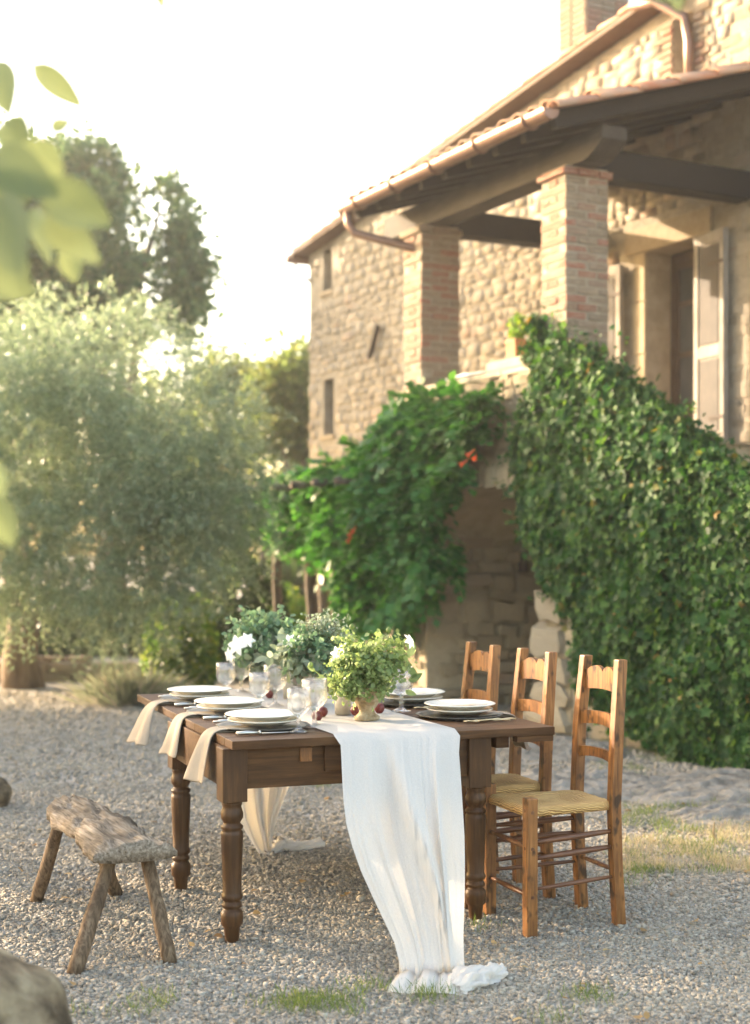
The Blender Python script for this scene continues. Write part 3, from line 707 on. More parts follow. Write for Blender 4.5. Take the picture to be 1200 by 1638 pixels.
# ivy on the stair face
ivy_px = [(893,530),(908,560),(950,575),(1000,622),(1060,668),(1130,728),(1215,785),(1330,870),(1330,1330),(1190,1255),(1120,1235),(1060,1200),(990,1150),(938,1105),(925,1000),(905,968),(880,930),(850,860),(826,805),(820,720),(836,655),(852,622),(874,600)]
poly = [hpx(x, y, -.12) for x, y in ivy_px]
ivy = thing('ivy', 'dense dark green ivy blanketing the outside staircase wall', 'ivy', P0, TH)
n = 36000; q = poly_pts(poly, n)
bulge = fbm2(q, 1.7, 3.0)
depth = RNG.uniform(0,1,n)**.6
r = -.02 - depth*(.16+.13*bulge) - .02
pos = np.stack([r, q[:,0], q[:,1]], 1)
pos[:,1:] += RNG.normal(0,.02,(n,2))
nr = np.stack([-np.ones(n), RNG.normal(0,.55,n), RNG.normal(.35,.45,n)],1)
dr = np.stack([RNG.normal(-.3,.35,n), RNG.normal(0,.6,n), RNG.normal(-.7,.5,n)],1)
scatter('foliage', IVY, pos, dr, nr, np.clip(RNG.lognormal(-3.12,.34,n),.02,.095), M['ivy'], ivy)
n = 6000; tt = RNG.uniform(-4.0,.22,n); zt = np.where(tt > -.35, 2.97, 2.90-.577*(-tt-.35))   # over the parapet top
pos = np.stack([RNG.uniform(-.18,.32,n), tt, zt+np.abs(RNG.normal(0,.07,n))],1); 
scatter('crest_foliage', IVY, pos, rnd_dirs(n)+np.array([-.3,0,.2]), rnd_dirs(n)+np.array([-.3,0,1.0]), RNG.uniform(.03,.065,n), M['ivy'], ivy)
n = 420; c = RNG.uniform(0,1,n)**1.5; pos = np.stack([-.06+RNG.normal(0,.04,n), -.02+.10*c+RNG.normal(0,1,n)*.085*(1.02-c)**1.3, 2.92+.40*c],1)
scatter('climbing_shoot', IVY, pos, rnd_dirs(n)+np.array([0,0,.4]), rnd_dirs(n)+np.array([-.6,0,.3]), RNG.uniform(.04,.08,n), M['ivy'], ivy)
edge_i = np.array(poly); nE = 900; idx = RNG.integers(0,len(edge_i),nE//10).repeat(10); f = RNG.uniform(0,1,(nE//10,1)).repeat(10,0); ep = edge_i[idx]*(1-f)+edge_i[(idx+1)%len(edge_i)]*f
od = ep-edge_i.mean(0); od /= np.linalg.norm(od,axis=1,keepdims=True); od = od+RNG.normal(0,.35,(nE//10,2)).repeat(10,0)
ep = ep+od*(np.tile(np.arange(10),nE//10)*.022)[:,None]*RNG.uniform(.3,1.2,(nE//10,1)).repeat(10,0)
ok = (ep[:,1] > .03) & ~((ep[:,0] > .12) & (ep[:,1] > 2.5)); ep = ep[ok]; nE = len(ep)
scatter('stray_shoot', IVY, np.stack([RNG.uniform(-.22,-.03,nE), ep[:,0], ep[:,1]],1), rnd_dirs(nE)+np.array([-.3,0,-.2]), rnd_dirs(nE)+np.array([-.8,0,.4]), RNG.uniform(.022,.06,nE), M['ivy'], ivy)
for k in range(6):
    t = -.5-.5*k; pts = [(-.03, t+.08*math.sin(z*5+k), z) for z in np.linspace(.0, max(.4,PZ(t)-.1), 9)]
    MB().tube(pts, [.022-.0015*i for i in range(9)], 6).build('stem', M['bark'], ivy, smooth=True)

# trumpet vine: pinnate leaves hanging in sprays
def pinnate(name, pos, dirs, size, mat, parent, pairs=4):
    n = len(pos); d = norm(dirs); up = np.tile([0,0,1.0],(n,1)) + RNG.normal(0,.35,(n,3)); s = norm(np.cross(d, up)); nn = np.cross(s, d)
    P, Dv, Nv, S = [], [], [], []
    for i in range(pairs+1):
        f = .2+.8*i/pairs; droop = np.array([0,0,-1.0])*(f**2)[...,None] if hasattr(f,'shape') else np.array([0,0,-.35*f*f])
        base_ = pos + size[:,None]*(d*f + droop)
        for sg in ((-1,1) if i < pairs else (0,)):
            P.append(base_); Dv.append(d*(.55 if sg else 1)+s*sg*.85+np.array([0,0,-.35])+RNG.normal(0,.12,(n,3))); Nv.append(nn+RNG.normal(0,.25,(n,3))); S.append(size*.42*RNG.uniform(.8,1.15,n))
    return scatter(name, DIAMOND, np.concatenate(P), np.concatenate(Dv), np.concatenate(Nv), np.concatenate(S), mat, parent, width=np.full(len(P)*n,.75))
vine = thing('trumpet_vine', 'green trumpet vine tumbling over the landing and pergola with orange flowers', 'vine', P0, TH)
vpx = [(755,632),(742,680),(718,735),(698,775),(660,812),(676,862),(700,888),(668,905),(655,945),(625,965),(596,990),(570,985),(556,930),(545,880),(520,868),(470,860),(432,842),(408,800),(430,770),(500,752),(545,742),(565,715),(600,690),(640,655),(690,634),(735,636)]
poly = [hpx(x, y, -.35) for x, y in vpx]
n = 3800; q = poly_pts(poly, n)
vp2 = [hpx(x, y, -.35) for x, y in [(600,735),(600,870),(520,872),(470,864),(425,848),(400,810),(420,768),(500,748)]]
q = np.concatenate([q, poly_pts(vp2, 1700)]); n = len(q); bl = fbm2(q, 1.3, 9.0); dep = RNG.uniform(0,1,n)**.7
pos = np.stack([-.05-dep*(.30+.30*bl), q[:,0], q[:,1]],1)
dr = np.stack([RNG.normal(-.7,.4,n), RNG.normal(0,.7,n), RNG.normal(-.25,.35,n)],1)
pinnate('foliage', pos, dr, RNG.uniform(.13,.22,n), M['vine'], vine)
# loose sprigs breaking the outline
edge = np.array(poly); nE = 260; idx = RNG.integers(0,len(edge),nE); f = RNG.uniform(0,1,(nE,1)); ep = edge[idx]*(1-f)+edge[(idx+1)%len(edge)]*f
cen = edge.mean(0); outd = ep-cen; outd /= np.linalg.norm(outd,axis=1,keepdims=True)
pos = np.stack([RNG.uniform(-.45,-.1,nE), ep[:,0], ep[:,1]],1)
pinnate('sprig', pos, np.stack([RNG.normal(-.3,.3,nE), outd[:,0]+RNG.normal(0,.4,nE), outd[:,1]+RNG.normal(-.1,.4,nE)],1), RNG.uniform(.16,.28,nE), M['vine'], vine)
def trumpet(px, py, r, k):
    t, z = hpx(px, py, r)
    for j in range(3):
        a = j*2.2+k; b = Vector((r-.03*j, t+.05*math.cos(a), z+.05*math.sin(a))); d = Vector((-.6, math.cos(a)*.6, -.5)).normalized()
        MB().tube([b, b+d*.035, b+d*.06, b+d*.075], [.005,.009,.012,.023], 7, cap=False).build('flower', M['orange'], vine, smooth=True)
trumpet(572, 850, -.62, 0); trumpet(762, 728, -.5, 1); pass
MB().tube([(-.15,2.75,0),(-.2,2.7,.8),(-.12,2.6,1.6),(-.15,2.2,2.4),(-.15,1.6,2.85)], [.05,.045,.04,.03,.02], 8).build('stem', M['bark'], vine, smooth=True)
# pergola
perg = thing('pergola', 'rough log pergola carrying the trumpet vine beside the house', 'pergola', P0, TH)
def log(pts, r0, name='post', parent=perg, mat='post'):
    pts = [Vector(p) for p in pts]; out = []; rad = []
    for i in range(9):
        f = i/8; a = f*(len(pts)-1); j = min(int(a), len(pts)-2); p = pts[j].lerp(pts[j+1], a-j)
        out.append(p+Vector((random.uniform(-.012,.012), random.uniform(-.012,.012), 0))); rad.append(r0*(1-.2*f)*random.uniform(.9,1.1))
    return MB().tube(out, rad, 9).build(name, M[mat], parent, smooth=True)
for (x, r, dr_) in ((444,-.3,.055),(424,1.3,.06),(500,-.25,.07),(520,-.2,.075),(536,1.1,.05)):
    t, _ = hpx(x, 1000, r); log([(r,t,-.05),(r,t+.02,1.1),(r,t+.05,2.05)], dr_)
for rr in (-.3, 1.3): log([(rr,2.4,2.02),(rr,5.6,2.05)], .06, 'rail')
for k in range(6): log([(-.6,2.7+.5*k,2.12),(1.7,2.72+.5*k,2.14)], .04, 'cross_pole')

# ================================================================== TREES
def limb_tree(root, trunk_pts, trunk_r, limbs, mat, n=10):
    MB().tube(trunk_pts, trunk_r, n).build('trunk', mat, root, smooth=True)
    for pts, r0 in limbs:
        m = len(pts); MB().tube(pts, [r0*(1-.75*i/(m-1)) for i in range(m)], 7).build('limb', mat, root, smooth=True)
def lobes_pts(lobes, n, rng, shell=.45):
    w_ = np.array([a[1][0]*a[1][1]*a[1][2] for a in lobes])**.67; w_ /= w_.sum(); idx = rng.choice(len(lobes), n, p=w_)
    C = np.array([a[0] for a in lobes]); Rr = np.array([a[1] for a in lobes])
    d = rnd_dirs(n, rng); rad = rng.uniform(shell**3, 1, n)**(1/3)
    return C[idx]+d*rad[:,None]*Rr[idx], d
def olive_foliage(root, lobes, ntw, rng, lmin=.25, lmax=.5, leaf=.055, name='crown', droop=.25, gap=-.28, gs=1.6, gaps=()):
    p, d = lobes_pts(lobes, ntw, rng, .5)
    keep = np.array([noise.noise(Vector(x)*gs) for x in p]) > gap
    sd3 = np.array(sun_dir)
    for c_, r_ in gaps:
        dv = p-np.array(c_); dv = dv-(dv@sd3)[:,None]*sd3; keep &= np.linalg.norm(dv, axis=1) > r_+.16
    keep = keep; p = p[keep]; d = d[keep]; n = len(p)
    ax = norm(d*.8+rng.normal(0,.55,(n,3))+np.array([0,0,.15-droop])); Ln = rng.uniform(lmin,lmax,n)
    P, Dv, Nv, S = [], [], [], []
    nl = 9
    for i in range(nl):
        f = (i+.5)/nl; base_ = p+ax*(Ln*f)[:,None]+np.array([0,0,-1])*(Ln*.35*f*f)[:,None]
        side = norm(np.cross(ax, rng.normal(size=(n,3))))
        for sg in (-1,1):
            P.append(base_); Dv.append(ax*.75+side*sg*.75+rng.normal(0,.15,(n,3))); Nv.append(rng.normal(0,.7,(n,3))+np.array([0,0,.6])); S.append(leaf*rng.uniform(.75,1.25,n))
    m = len(P)*n
    return scatter(name, DIAMOND, np.concatenate(P), np.concatenate(Dv), np.concatenate(Nv), np.concatenate(S), M['olive'], root, width=np.full(m,.30))
rg = np.random.default_rng(21)
# the olive in view
base_o = gpt(38, 1100); ol = thing('olive_tree', 'silvery olive tree with drooping crown and leaning trunk by low wall', 'olive tree', base_o)
limb_tree(ol, [(0,0,-.05),(-.04,0,.3),(.0,.02,.75),(-.08,.0,1.2),(-.25,.05,1.7)], [.24,.19,.16,.15,.11],
    [([(0,0,.75),(-.35,-.1,1.05),(-.75,-.2,1.5),(-1.1,-.3,2.2)],.10), ([(-.06,0,1.15),(.5,-.3,1.7),(1.1,-.6,2.1),(1.7,-.9,2.2)],.085), ([(-.2,.03,1.6),(.1,-.2,2.3),(.3,-.4,3.0),(.4,-.5,3.6)],.075), ([(.5,-.3,1.7),(.9,-.5,2.5),(1.2,-.7,3.0)],.05), ([(-.25,0,1.7),(-.6,.1,2.4),(-.8,0,3.2)],.06)], M['bark'])
B = base_o
def rel(x, y, D, b): p = dpt(x, y, D)-b; return (p.x, p.y, p.z)
lob = [(rel(60,640,14.4,B),(.95,.9,.85)),(rel(190,620,14.2,B),(.9,.9,.8)),(rel(120,760,13.9,B),(1.1,.9,.85)),(rel(285,720,13.8,B),(.85,.8,.75)),(rel(338,790,13.7,B),(.52,.6,.58)),(rel(290,860,13.6,B),(.66,.7,.50)),
       (rel(170,880,13.7,B),(.9,.8,.6)),(rel(200,960,13.5,B),(.58,.5,.40)),(rel(0,860,13.9,B),(.8,.8,.8)),(rel(120,560,14.6,B),(.6,.6,.5)),(rel(-60,700,14.4,B),(.9,.9,1.0))]
olive_foliage(ol, lob, 8200, rg)
# its neighbours just left of the view, whose crowns (with gaps cut along sun rays for dapples) shade the yard
lobS = [((0,0,3.0),(1.3,1.5,1.1)),((.6,.9,2.5),(1.0,.9,.9)),((-.3,-1.0,2.6),(1.0,1.0,.9)),((.2,.1,3.9),(.9,1.1,.7)),((.1,1.1,3.4),(.8,.8,.7)),((.3,-1.1,1.7),(.7,.8,.6)),((.2,.7,1.6),(.7,.8,.6)),((0,0,1.5),(.6,.9,.5))]
def shade_tree(x, y, rz, gaps, ys=1.0):
    sh = thing('olive_tree', 'olive tree of the row beyond the bench that shades the yard', 'olive tree', (x,y,0), rz, 'olive trees shading the yard')
    limb_tree(sh, [(0,0,-.05),(.05,0,.6),(-.05,.05,1.3),(.1,0,1.9)], [.26,.2,.17,.12], [([(0,0,1.2),(.6,.3,1.9),(1.2,.6,2.7)],.06),([(0,0,1.3),(-.5,-.5,2.1),(-1,-1,2.9)],.06),([(.1,0,1.8),(.2,-.6,2.6),(.2,-1.1,3.4)],.05)], M['bark'])
    olive_foliage(sh, [((a[0],a[1]*ys,a[2]),(b[0],b[1]*ys,b[2])) for a, b in lobS], 4600, rg, leaf=.08, gaps=gaps)
    return sh
shadeA = shade_tree(-7.2, 9.6, 0, [((0,.3,2.07),.20),((0,.5,1.95),.12),((0,.9,1.63),.16),((0,.0,1.9),.08),((0,-.35,1.75),.10),((0,.3,2.8),.10),((0,.5,3.2),.22),((0,-.5,2.2),.10),((0,.8,3.4),.20),((0,1.2,3.3),.15),((0,-.9,1.9),.06),((0,.75,2.55),.08)])
shade_tree(-7.6, 12.6, 0, [((0,-.35,2.64),.30),((0,.05,2.77),.34),((0,.45,2.95),.34),((0,.9,3.1),.3),((0,-.8,1.9),.08)], .82)
shade_tree(-7.6, 14.7, 0, [((0,0,1.6),.1)], .7)
dup(shadeA, None, (-6.4,6.4,0), 3.6)

def leafy_tree(name, label, cat, base, trunk_h, trunk_r, lobes, nleaf, lsize, mat, seed, group=None, shell=.35, gap=-.2, tmpl=OVAL, clump=None):
    rgt = np.random.default_rng(seed); root = thing(name, label, cat, base, 0, group)
    rt = random.Random(seed)
    limbs = []
    for c, rr in lobes[:6]:
        c = Vector(c); s0 = Vector((0,0,trunk_h*.6)); limbs.append(([s0, s0.lerp(c,.5)+Vector((rt.uniform(-.2,.2),rt.uniform(-.2,.2),.2)), c], trunk_r*.5))
    limb_tree(root, [(0,0,-.05),(.03,0,trunk_h*.5),(0,.03,trunk_h)], [trunk_r*1.2,trunk_r,trunk_r*.7], limbs, M['bark'])
    if clump:                                # tufts: leaves gathered round twig ends
        nc, cs = clump; p, d = lobes_pts(lobes, nc, rgt, .55)
        keep = np.array([noise.noise(Vector(x)*.8+Vector((seed,0,0))) for x in p]) > gap; p = p[keep]; d = d[keep]
        idx = rgt.integers(0,len(p),nleaf); pos = p[idx]+rgt.normal(0,cs,(nleaf,3)); dd = pos-p[idx]+d[idx]*cs+np.array([0,0,.3*cs])
    else:
        pos, dd = lobes_pts(lobes, nleaf, rgt, shell)
        keep = np.array([noise.noise(Vector(x)*1.3+Vector((seed,0,0))) for x in pos]) > gap; pos = pos[keep]; dd = dd[keep]+rgt.normal(0,.7,(len(pos),3))
    n = len(pos)
    scatter('crown', tmpl, pos, dd, rgt.normal(0,1,(n,3))+np.array([0,0,.5]), lsize*rgt.uniform(.65,1.3,n), mat, root)
    return root
# tall dark tree behind the olive
b = Vector((-4.6,25,0))
lob = [(rel(30,330,25,b),(1.5,1.2,1.2)),(rel(120,330,24.5,b),(1.2,1,1.0)),(rel(200,360,25,b),(1.1,1,.95)),(rel(255,340,25.4,b),(.55,.6,.5)),(rel(110,450,24.6,b),(1.5,1.2,1.1)),(rel(225,460,25,b),(.9,.9,.8)),(rel(300,430,25.2,b),(.45,.5,.45)),(rel(-60,420,25,b),(1.5,1.2,1.6)),(rel(60,560,24.5,b),(1.5,1.1,.8)),(rel(190,560,25,b),(1.0,.9,.6)),(rel(290,500,25,b),(.4,.5,.35))]
oak = leafy_tree('oak_tree', 'tall dark evergreen oak rising behind the olive tree', 'tree', b, 4.2, .26, lob, 34000, .12, M['dark_leaf'], 5, clump=(760,.14), gap=-.2)
dup(oak, 'unseen second dark evergreen oak beyond the olive, shading the house wall', (-10.4,24.5,0), 2.0)  # unseen copy, put out of view to cast tree shade on the house wall
# sunlit trees between olive and house
def px_tree(label, x0, x1, ytop, ybot, D, mat, seed, nleaf, lsize, name='tree', group='trees in the valley behind the olive', clump=None):
    rr = random.Random(seed); c = dpt((x0+x1)/2, HZ, D); b = Vector((c.x, D, 0)); hw_ = (x1-x0)/2/FPX*D; zt = CAMH+(HZ-ytop)/FPX*D; zb = max(.2, CAMH+(HZ-ybot)/FPX*D)
    lb = []
    for i in range(9):
        fz = rr.random(); z = zb+(zt-zb)*(.15+.7*fz); wd = hw_*(1-.55*fz)
        lb.append(((rr.uniform(-.55,.55)*wd*1.3, rr.uniform(-.5,.5)*wd, z), (hw_*.52*rr.uniform(.7,1.1), hw_*.5, (zt-zb)*.2*rr.uniform(.8,1.3))))
    lb.append(((0,0,zt-(zt-zb)*.2),(hw_*.45,hw_*.45,(zt-zb)*.2)))
    return leafy_tree(name, label, 'tree', b, zb+(zt-zb)*.3, .12+.02*D/10, lb, nleaf, lsize, mat, seed, group, gap=-.25, clump=clump)
px_tree('sunlit yellow green tree right beside the corner of the house', 385, 560, 540, 900, 27, M['sun_leaf'], 37, 12000, .12, clump=(420,.16))
px_tree('slender sunlit tree a little further from the house corner', 300, 430, 588, 900, 31, M['sun_leaf'], 32, 10000, .13, clump=(380,.18))
px_tree('broad pale tree mostly hidden behind the olive crown', 150, 340, 610, 900, 34, M['sun_leaf'], 33, 9000, .15, clump=(380,.2))
px_tree('pale background tree behind the trunk of the leaning olive', -80, 150, 600, 900, 36, M['sun_leaf'], 34, 8000, .16)
px_tree('low dark tree behind the pergola posts', 400, 640, 760, 1020, 24, M['hedge_leaf'], 35, 8000, .14)
# hedges and bushes along the far edge of the yard
def bush(name, label, cat, x0, x1, ytop, D, mat, seed, n, ls, depth=.6, group=None):
    rb = np.random.default_rng(seed); rr = random.Random(seed)
    a = dpt(x0, HZ, D); b_ = dpt(x1, HZ, D); w_ = b_.x-a.x; h = CAMH+(HZ-ytop)/FPX*D
    root = thing(name, label, cat, ((a.x+b_.x)/2, D, 0), 0, group)
    k = max(3, int(w_/(h*.35))+1)
    lb = [(((i+.5)/k*w_-w_/2, rr.uniform(-.1,.1), h*rr.uniform(.35,.55)), (w_/k*.8, depth*.5, h*rr.uniform(.4,.5))) for i in range(k)]
    lb += [(((i+.5)/k*w_-w_/2, rr.uniform(-.1,.1), h*.22), (w_/k*.9, depth*.55, h*.22)) for i in range(k)]
    p, d = lobes_pts(lb, n, rb, .55); p[:,2] = np.abs(p[:,2])
    scatter('foliage', OVAL, p, d+rb.normal(0,.6,(n,3)), rb.normal(0,.8,(n,3))+d*.6, ls*rb.uniform(.6,1.3,n), mat, root)
    for i in range(4): MB().tube([(rr.uniform(-.1,.1)*w_,0,-.03),(rr.uniform(-.3,.3)*w_,rr.uniform(-.1,.1),h*.6)], [.02,.008], 6).build('stem', M['bark'], root)
    return root
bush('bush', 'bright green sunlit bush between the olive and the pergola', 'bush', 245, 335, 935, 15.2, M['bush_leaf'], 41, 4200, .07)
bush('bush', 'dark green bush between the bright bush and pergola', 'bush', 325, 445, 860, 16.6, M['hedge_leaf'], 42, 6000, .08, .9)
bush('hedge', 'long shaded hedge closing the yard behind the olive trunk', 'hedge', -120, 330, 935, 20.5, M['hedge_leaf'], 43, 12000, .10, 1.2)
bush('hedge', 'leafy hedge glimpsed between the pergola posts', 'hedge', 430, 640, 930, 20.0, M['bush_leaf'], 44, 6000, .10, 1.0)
# lavender tuft
def tuft(name, label, cat, loc, n, h, spread, mat, seed, wd=.05, lean=.5):
    rb = np.random.default_rng(seed); root = loc
    p = np.stack([rb.normal(0,spread*.35,n), rb.normal(0,spread*.35,n), np.zeros(n)],1); d = p*lean/spread*2+rb.normal(0,.22,(n,3)); d[:,2] = 1
    o = scatter(name, DIAMOND, p+np.array(loc), d, rnd_dirs(n, rb), h*rb.uniform(.5,1.1,n), mat, None, width=np.full(n,wd))
    return o
lv = thing('lavender_bush', 'round grey green lavender tuft on the gravel near the bush', 'lavender', gpt(210,1126))
o = tuft('foliage', '', '', (0,0,0), 900, .40, .42, M['lavender'], 51, .05, 1.0); o.parent = lv; o['kind'] = 'stuff'
o = tuft('flower_spike', '', '', (0,0,0), 160, .50, .40, M['lavender'], 52, .02, 1.0); o.parent = lv; o['kind'] = 'stuff'
# low stone border wall behind the olive trunk, brick course on top
lw = thing('low_stone_wall', 'low stone border wall at the far side of the yard', 'wall', dpt(100,HZ,16.2)*Vector((1,1,0)) if False else Vector((-3.3,16.2,0)))
MB().box((-2.2,-.14,-.05),(1.15,.14,.20)).build('wall_core', M['mortar'], lw)
x = -2.2; k = 0
while x < 1.1:
    l = random.uniform(.2,.4)
    for z in (.05,.16):
        o = bpy.data.objects.new('stone', ST_RUB[k%12]); COL.objects.link(o); o.parent = lw; o.location = (x+l/2+(.1 if z > .1 else 0), -.12, z); o.scale = (l*.95,.12,.11); k += 1
    x += l
for i in range(3):
    o = bpy.data.objects.new('brick', BRICKS[i]); COL.objects.link(o); o.parent = lw; o.location = (.0-.28*i, -.05, .24); o.scale = (.25,.14,.07); o.rotation_euler = (0,0,.08*(i-1))

# ================================================================== NEAR TREE (its branch ends blur across the top left)
def big_leaf(name, c, ang, ln, wd, tilt, mat, parent, curl=.15):
    n = 8; P = []
    for i in range(n+1):
        f = i/n; hw_ = wd*.5*math.sin(math.pi*min(1, f**.8))**.8*(1-.15*f); row = []
        for j in range(5):
            s = (j-2)/2; row.append((s*hw_, f*ln, abs(s)*hw_*.35 - curl*ln*f*f))
        P.append(row)
    Mx = Matrix.Translation(c) @ Matrix.Rotation(ang, 4, 'Y') @ Matrix.Rotation(R_(90)+tilt, 4, 'X')
    P = [[Mx @ Vector(p) for p in row] for row in P]
    return MB().grid(P).build(name, mat, parent, smooth=True)
pt = thing('pear_tree', 'slim tree reaching out of focus branches of broad yellow green leaves into view', 'tree', (-1.75,2.2,0))
Bp = Vector((-1.75,2.2,0))
limb_tree(pt, [(0,0,-.05),(.02,0,.9),(.0,.02,1.7),(.05,.05,2.4)], [.09,.07,.06,.05], [([(.02,0,1.75),(.5,.05,2.0),(.95,.1,2.05),(1.2,.1,1.98)],.018), ([(.05,.05,2.3),(.7,.1,2.62),(1.6,.1,2.60),(2.4,.15,2.5)],.02), ([(.02,0,1.3),(.5,.05,1.5),(1.08,.05,1.52)],.014)], M['bark'])
def nl(x, y, D, ang, lpx, wpx, tilt=0.0, curl=.15):
    D *= 1.55; c = dpt(x, y, D)-Bp; s = D/FPX
    big_leaf('leaf', c, R_(ang), lpx*s, wpx*s, R_(tilt), M['near_leaf'], pt, curl)
# angle: 0 points up, 90 points right (seen from the camera)
for a in ((52,103,1.75,128,100,44,-15),(-8,95,1.6,165,95,62,10),(10,190,1.5,150,60,60,0),(40,225,1.35,140,90,70,-20),(-20,250,1.3,120,140,90,15),(60,300,1.3,112,135,84,-25),(0,310,1.25,165,150,90,20),
          (70,345,1.35,130,120,66,10),(55,330,1.45,160,120,36,30),(-10,400,1.3,150,90,90,0),(108,395,1.5,175,64,42,-30),(-30,450,1.4,100,90,56,0),(-15,735,1.3,170,80,52,10),(-12,790,1.25,165,95,60,-15),
          (250,-40,1.6,170,56,26,0),(1010,-30,1.5,110,90,50,10),(1075,-32,1.55,165,50,34,0),(80,210,1.4,60,40,30,0),(-30,330,1.3,60,110,80,0)):
    nl(*a)

# ================================================================== ROCKS AND GRASS
def rock(name, label, cat, loc, dims, seed, mat, kind=None, amp=.22, sub=4, flat=False):
    bm = bmesh.new(); bmesh.ops.create_icosphere(bm, subdivisions=sub, radius=1.0)
    for v in bm.verts:
        n_ = noise.fractal(v.co*1.1+Vector((seed*3.1,seed,0)), 1.0, 2.0, 5)*amp + noise.noise(v.co*.8+Vector((0,seed,5)))*amp
        v.co *= 1+n_
        if flat and v.co.z > .35: v.co.z = .35+(v.co.z-.35)*.25
        v.co = Vector((v.co.x*dims[0], v.co.y*dims[1], v.co.z*dims[2]))
    me = bpy.data.meshes.new(name); bm.to_mesh(me); bm.free()
    o = link(name, me, mat, None, True, loc); tag(o, label, cat); return o
rock('boulder', 'large rounded tan boulder with lichen beside the rough bench', 'rock', (-1.15,3.5,.17), (.40,.42,.35), 2, M['boulder'], amp=.16, sub=5)
rock('boulder', 'small rounded stone on the gravel beyond the bench', 'rock', gpt(-4,1290)+Vector((0,0,.07)), (.075,.1,.10), 4, M['boulder'], sub=3, amp=.12)
def slab(label, loc, w_, d_, h_, seed, rz):
    NX, NY = 70, 50; P = []
    for i in range(NX+1):
        row = []
        for j in range(NY+1):
            a, b = i/NX*2-1, j/NY*2-1; e = min(1, max(0, (1-(abs(a)**3+abs(b)**3)+.35*noise.noise(Vector((a*2,b*2,seed))))))
            lay = noise.noise(Vector((a*1.6,b*3.0,seed+3)))+.5*noise.noise(Vector((a*4,b*7,seed+7))); step = round((lay+1)*3.0)/3.0
            z = h_*e**.45*(.50+.26*step+.16*noise.noise(Vector((a*9,b*9,seed)))+.10*noise.noise(Vector((a*22,b*18,seed))))+.02*(b)*e-.03
            row.append((a*w_*(1+.12*noise.noise(Vector((b*2,seed,1)))), b*d_*(1+.15*noise.noise(Vector((a*2,seed,4)))), z))
        P.append(row)
    o = MB().grid(P).build('rock_slab', M['slab'], None, smooth=True, loc=loc, rot=(0,0,rz)); tag(o, label, 'rock')
slab('broad low grey rock slab at the foot of the ivy', (2.35,8.7,0), 1.05,.50,.14, 6, .25)
slab('grey rock slab edged with grass beyond the chairs', (1.30,8.75,0), .62,.42,.13, 17, .1)
slab('smaller flat grey slab with dry grass before it', (2.15,7.85,0), .60,.26,.10, 28, .15)
slab('loose pale stone lying at foot of the arch corner', (1.35,10.3,0), .45,.40,.14, 39, -.3)
def grass_field(name, label, pts, n, h, mat, seed, wd=.06, sp=.05):
    rb = np.random.default_rng(seed); pts = np.array(pts); idx = rb.integers(0,len(pts),n)
    p = pts[idx].copy(); p[:,0] += rb.normal(0,sp,n); p[:,1] += rb.normal(0,sp,n)
    d = rb.normal(0,.45,(n,3)); d[:,2] = 1
    o = scatter(name, DIAMOND, p, d, rnd_dirs(n,rb), h*rb.uniform(.4,1.2,n), mat, None, width=np.full(n,wd)); tag(o, label, 'grass', kind='stuff'); return o
rq = random.Random(5)
cl = []
for (x0,x1,y0,y1,k) in ((1000,1260,1345,1395,60),(1090,1260,1318,1345,16)):
    for i in range(k): v = gpt(rq.uniform(x0,x1), rq.uniform(y0,y1)); cl.append((v.x,v.y,0))
grass_field('dry_grass', 'sunlit strip of dry straw coloured grass beside the chairs', cl, 4200, .06, M['dry_grass'], 61, .035, .05)
cl = []
for (x0,x1,y0,y1,k) in ((430,560,1585,1620,14),(560,600,1578,1590,3),(650,700,1592,1600,5),(925,965,1592,1600,3),(1000,1230,1345,1400,26),(1000,1230,1240,1340,75),(960,1080,1180,1240,30),(1130,1230,1235,1262,14),(215,260,1600,1632,4),(120,140,1600,1625,1),(870,900,1630,1640,2),(755,765,1480,1490,1),(1000,1080,1395,1420,6),(500,545,1255,1262,3)):
    for i in range(k): v = gpt(rq.uniform(x0,x1), rq.uniform(y0,y1)); cl.append((v.x,v.y,0))
grass_field('grass', 'short green grass tufts sprouting through gravel and between slabs', cl, 9000, .05, M['grass'], 62, .05, .045)
n = 130; D_ = RNG.uniform(3.9,9.5,n); lp = np.stack([RNG.uniform(-1,1,n)*.29*D_, D_, np.full(n,.016)],1)
dl = np.stack([RNG.normal(0,1,n), RNG.normal(0,1,n), RNG.normal(.15,.15,n)],1); nl_ = np.stack([RNG.normal(0,.3,n), RNG.normal(0,.3,n), np.ones(n)],1)
o = scatter('leaf_litter', OVAL, lp, dl, nl_, RNG.uniform(.018,.042,n), M['litter'], None); tag(o, 'small dry fallen leaves scattered over the gravel', 'leaves', kind='stuff')
st = thing('grass_stalk', 'single dry seed stalk standing in the grass by the slabs', 'grass', gpt(1143,1372))
MB().tube([(0,0,0),(.004,0,.08),(0,0,.16)], [.003,.0025,.002], 5).build('stem', M['dry_grass'], st)
MB().tube([(0,0,.09),(-.003,0,.12),(0,0,.17)], [.003,.007,.002], 6).build('seed_head', M['dry_grass'], st)

